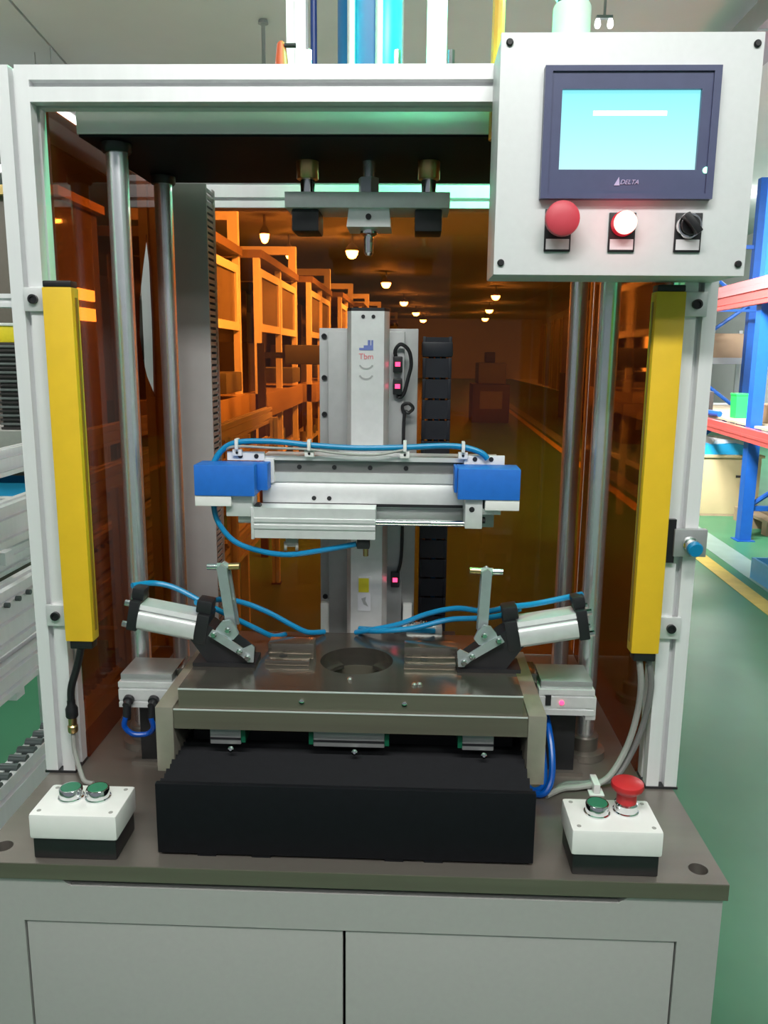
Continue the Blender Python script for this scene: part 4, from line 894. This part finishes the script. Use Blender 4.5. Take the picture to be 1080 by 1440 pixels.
# linear ceiling lamps above the left side (seen above the amber side sheet)
for i, (x, y, lab) in enumerate(((-2.76, 5.8, 'long white ceiling tube lamp seen over the left amber sheet'), (-2.60, 5.7, 'second ceiling tube lamp beside the long one at left'))):
    t = thing('ceiling_tube_lamp', lab, 'lamp', (x, y, 3.3), 'ceiling tube lamps at the left')
    cyl((x, y - 0.6, 3.30), (x, y + 0.6, 3.30), 0.025, n=12).build('tube', 'tubeglow', t)
    box(x - 0.04, x + 0.04, y - 0.62, y + 0.62, 3.325, 3.37).build('housing', 'lampbody', t)
    for dy in (-0.5, 0.5):
        cyl((x, y + dy, 3.37), (x, y + dy, 3.60), 0.004, n=8).build('hanger', 'lampbody', t)

# ceiling drop rods
dr = thing('ceiling_drop_rod', 'thin grey rod hanging from the ceiling left of cylinder', 'rod', (-0.957, 4.72, 3.6))
cyl((-0.957, 4.72, 2.5), (-0.957, 4.72, 3.6), 0.013, n=12).build('rod', 'greyshelf', dr)
MB().lathe([(0.035, 0), (0.030, 0.02)], (-0.957, 4.72, 3.575), n=18).build('ceiling_rose', 'greyshelf', dr)
tl = thing('pendant_lamp', 'twin bulb pendant lamp hanging above the control box', 'lamp', (1.115, 3.9, 3.6))
cyl((1.115, 3.9, 3.31), (1.115, 3.9, 3.60), 0.008, n=10).build('stem', 'greyshelf', tl)
box(1.07, 1.16, 3.885, 3.915, 3.295, 3.31).build('crossbar', 'greyshelf', tl)
for x in (1.079, 1.150):
    MB().lathe([(0.010, 0.035), (0.016, 0.018), (0.018, 0.0), (0.012, -0.014), (0.004, -0.018)], (x, 3.9, 3.262), n=16).build('bulb', 'tubeglow', tl)

# ================================================================== THE HALL BEHIND
LX = -1.5
order = ['nearest', 'second', 'third', 'fourth', 'fifth', 'sixth', 'seventh', 'eighth']
def hp(x, y, w): return None
for i in range(8):
    y0 = 3.15 + i * 2.15; y1 = y0 + 2.05
    t = thing('assembly_station', '%s windowed station in the machine row behind the amber sheet' % order[i], 'machine', (hx(LX, y0) - 0.5, y0 + 1, 0), 'windowed stations in the row behind')
    xx = hx(LX, (y0 + y1) / 2)
    def bX(a, b, c, d, e, f, bev=0): return MB().box(xx + a, xx + b, y0 + c, y0 + d, e, f, b=bev)
    c00 = 1.0 if i == 0 else 0.0
    for yy in (0.0, 1.0, 2.0):
        if yy < c00: continue
        bX(-0.05, 0.0, yy, yy + 0.055, 0.0, 2.15).build('post', 'frame_w', t)
        bX(-1.0, -0.95, yy, yy + 0.055, 0.0, 2.15).build('post', 'frame_w', t)
    for c0, c1 in ((0.055, 1.0), (1.055, 2.0)):
        if c0 < c00: continue
        p_ = MB().plate([(y0 + c0, 1.60), (y0 + c1, 1.60), (y0 + c1, 2.08), (y0 + c0, 2.08)], [[(y0 + c0 + 0.07, 1.66), (y0 + c1 - 0.07, 1.66), (y0 + c1 - 0.07, 2.02), (y0 + c0 + 0.07, 2.02)]], 'x', xx - 0.04, xx - 0.005).build('window_frame', 'frame_w', t)
        bX(-0.03, -0.02, c0 + 0.06, c1 - 0.06, 1.65, 2.03).build('pane', 'pane', p_)
    bX(-1.0, 0.02, c00, 2.05, 2.15, 2.21).build('roof_beam', mat('brown_beam', (0.20, 0.15, 0.12), 0.5), t)
    # portal over the station
    bX(-0.9, 0.0, 1.98, 2.05, 2.40, 2.48).build('portal_beam', 'frame_w', t)
    bX(-0.075, 0.0, 1.98, 2.05, 2.21, 2.40).build('portal_leg', 'frame_w', t)
    bX(-0.9, -0.825, 1.98, 2.05, 2.21, 2.40).build('portal_leg', 'frame_w', t)
    # inside and below
    bX(-0.62, -0.52, c00, 2.05, 0.3, 2.05).build('back_wall', mat('station_back', (0.06, 0.05, 0.04), 0.6), t)
    bX(-0.45, -0.12, c00 + 0.10, c00 + 0.55, 1.12, 1.52, 0.02).build('tool_unit', 'dark', t)
    bX(-0.40, 0.08, 1.15, 1.65, 1.16, 1.30, 0.01).build('arm_unit', 'greygear', t)
    bX(-0.5, 0.05, c00, 2.05, 0.93, 1.12, 0.004).build('worktop', mat('ochre_worktop', (0.36, 0.28, 0.17), 0.45), t)
    bX(-0.35, -0.10, c00 + 0.1, 1.95, 0.45, 0.50).build('lower_shelf', 'frame_w', t)
    for k in range(6):
        y_ = 0.2 + k * 0.3
        if y_ < c00 + 0.1: continue
        cyl((xx - 0.12, y0 + y_, 0.50), (xx - 0.12, y0 + y_, 0.50 + 0.10 + 0.05 * (k % 3)), 0.035, n=12).build('canister', 'chrome' if k % 2 else 'greygear', t)
    bX(-0.28, -0.24, 1.3, 1.34, 1.3, 1.62).build('lit_strip', 'boxglow' if i in (1, 3) else 'frame_w', t)

# grey monitor arm sticking out beside the press actuator
ma = thing('monitor', 'grey monitor on an arm beside the machine row', 'monitor', (-0.75, 4.6, 0))
box(-0.80, -0.42, 4.45, 4.50, 1.36, 1.49, b=0.01).build('housing', 'greygear', ma)
box(-0.95, -0.78, 4.46, 4.49, 1.40, 1.44).build('arm', 'dark', ma)
box(-0.99, -0.94, 4.45, 4.50, 0.0, 1.5).build('stand', 'dark', ma)

# machines and carts on the right of the aisle
def dark_machine(x, y, w, d, h, lab, lean=0.0):
    t = thing('process_machine', lab, 'machine', (x, y, 0), 'dark machines along the aisle')
    box(x - w / 2, x + w / 2, y, y + d, 0.0, h * 0.55, b=0.02).build('base', 'dark', t)
    box(x - w * 0.35, x + w * 0.4, y + 0.1, y + d, h * 0.55, h * 0.85, b=0.03).build('head', 'greygear', t)
    box(x - w * 0.15, x + w * 0.1, y + 0.2, y + d * 0.6, h * 0.85, h, b=0.02).build('motor', 'dark', t)
    box(x - w * 0.3, x + w * 0.3, y - 0.02, y, h * 0.2, h * 0.45).build('door', 'greygear', t)
dark_machine(1.75, 16.5, 0.8, 1.0, 1.5, 'low dark machine in the middle of the hall')
dark_machine(4.3, 17.0, 1.5, 1.6, 1.9, 'dark machine right of the aisle beyond the press')
dark_machine(4.1, 12.5, 1.1, 1.4, 1.2, 'squat dark machine near the right amber edge')
wb = thing('notice_board', 'dark framed board hanging on stand at the right of aisle', 'board', (4.1, 15, 0))
box(3.55, 4.25, 14.9, 14.95, 1.28, 2.02, b=0.01).build('board', 'dark', wb)
for x in (3.6, 4.2):
    box(x - 0.02, x + 0.02, 14.95, 14.99, 0, 2.02).build('leg', 'dark', wb)
# tall curtain-like partitions on the right
for i in range(7):
    x = 5.3; y = 19 + i * 3.2
    t = thing('partition_panel', '%s tall pale partition along the right side of the hall' % order[i], 'partition', (hx(x - 1.1, y), y, 0), 'tall partitions along the hall')
    X_ = hx(x - 1.1, y)
    box(X_ - 0.03, X_ + 0.03, y, y + 3.0, 0.05, 2.9).build('sheet', mat('partition_paint', (0.36, 0.30, 0.26), 0.5), t)
    for yy in (y, y + 1.5, y + 2.95):
        box(X_ - 0.06, X_ - 0.03, yy, yy + 0.05, 0, 2.95).build('rib', 'frame_w', t)
# round ceiling lamps along the hall
lamps = [(-1.094, 14.5, 'first'), (-0.688, 21.3, 'second'), (-0.307, 29.4, 'third'), (0.156, 37.1, 'fourth'), (0.571, 44.9, 'fifth')]
for x, y, n_ in lamps:
    t = thing('round_ceiling_lamp', '%s round lamp of the left ceiling row in the hall' % n_, 'lamp', (x, y, 3.3), 'round lamps of the left ceiling row')
    r = 0.085 + 0.0022 * y
    MB().lathe([(r, 0), (r * 0.9, -0.06), (r * 0.6, -0.12), (r * 0.2, -0.14)], (x, y, 3.30), n=20).build('lens', 'lampglow', t)
    MB().lathe([(r, 0.002), (r, 0.05), (r * 0.5, 0.12), (0.02, 0.14), (0.02, 0.30)], (x, y, 3.30), n=20).build('housing', 'lampbody', t)
for x, y, n_ in ((2.67, 25.8, 'nearest'), (3.23, 34.2, 'middle'), (3.76, 42.4, 'farthest')):
    t = thing('round_ceiling_lamp', '%s round lamp of the right ceiling row in the hall' % n_, 'lamp', (x, y, 3.3), 'round lamps of the right ceiling row')
    r = 0.085 + 0.0022 * y
    MB().lathe([(r, 0), (r * 0.9, -0.06), (r * 0.6, -0.12), (r * 0.2, -0.14)], (x, y, 3.30), n=20).build('lens', 'lampglow', t)
    MB().lathe([(r, 0.002), (r, 0.05), (r * 0.5, 0.12), (0.02, 0.14), (0.02, 0.30)], (x, y, 3.30), n=20).build('housing', 'lampbody', t)
for x, y, n_ in ((-2.34, 12.4, 'nearer'), (-2.28, 14.6, 'farther')):
    t = thing('round_ceiling_lamp', '%s round lamp above the machine row at the left' % n_, 'lamp', (x, y, 3.3), 'round lamps above the machine row')
    r = 0.075
    MB().lathe([(r, 0), (r * 0.9, -0.06), (r * 0.6, -0.12), (r * 0.2, -0.14)], (x, y, 3.30), n=20).build('lens', 'lampglow', t)
    MB().lathe([(r, 0.002), (r, 0.05), (r * 0.5, 0.12), (0.02, 0.14), (0.02, 0.30)], (x, y, 3.30), n=20).build('housing', 'lampbody', t)
bpy.context.view_layer.update()
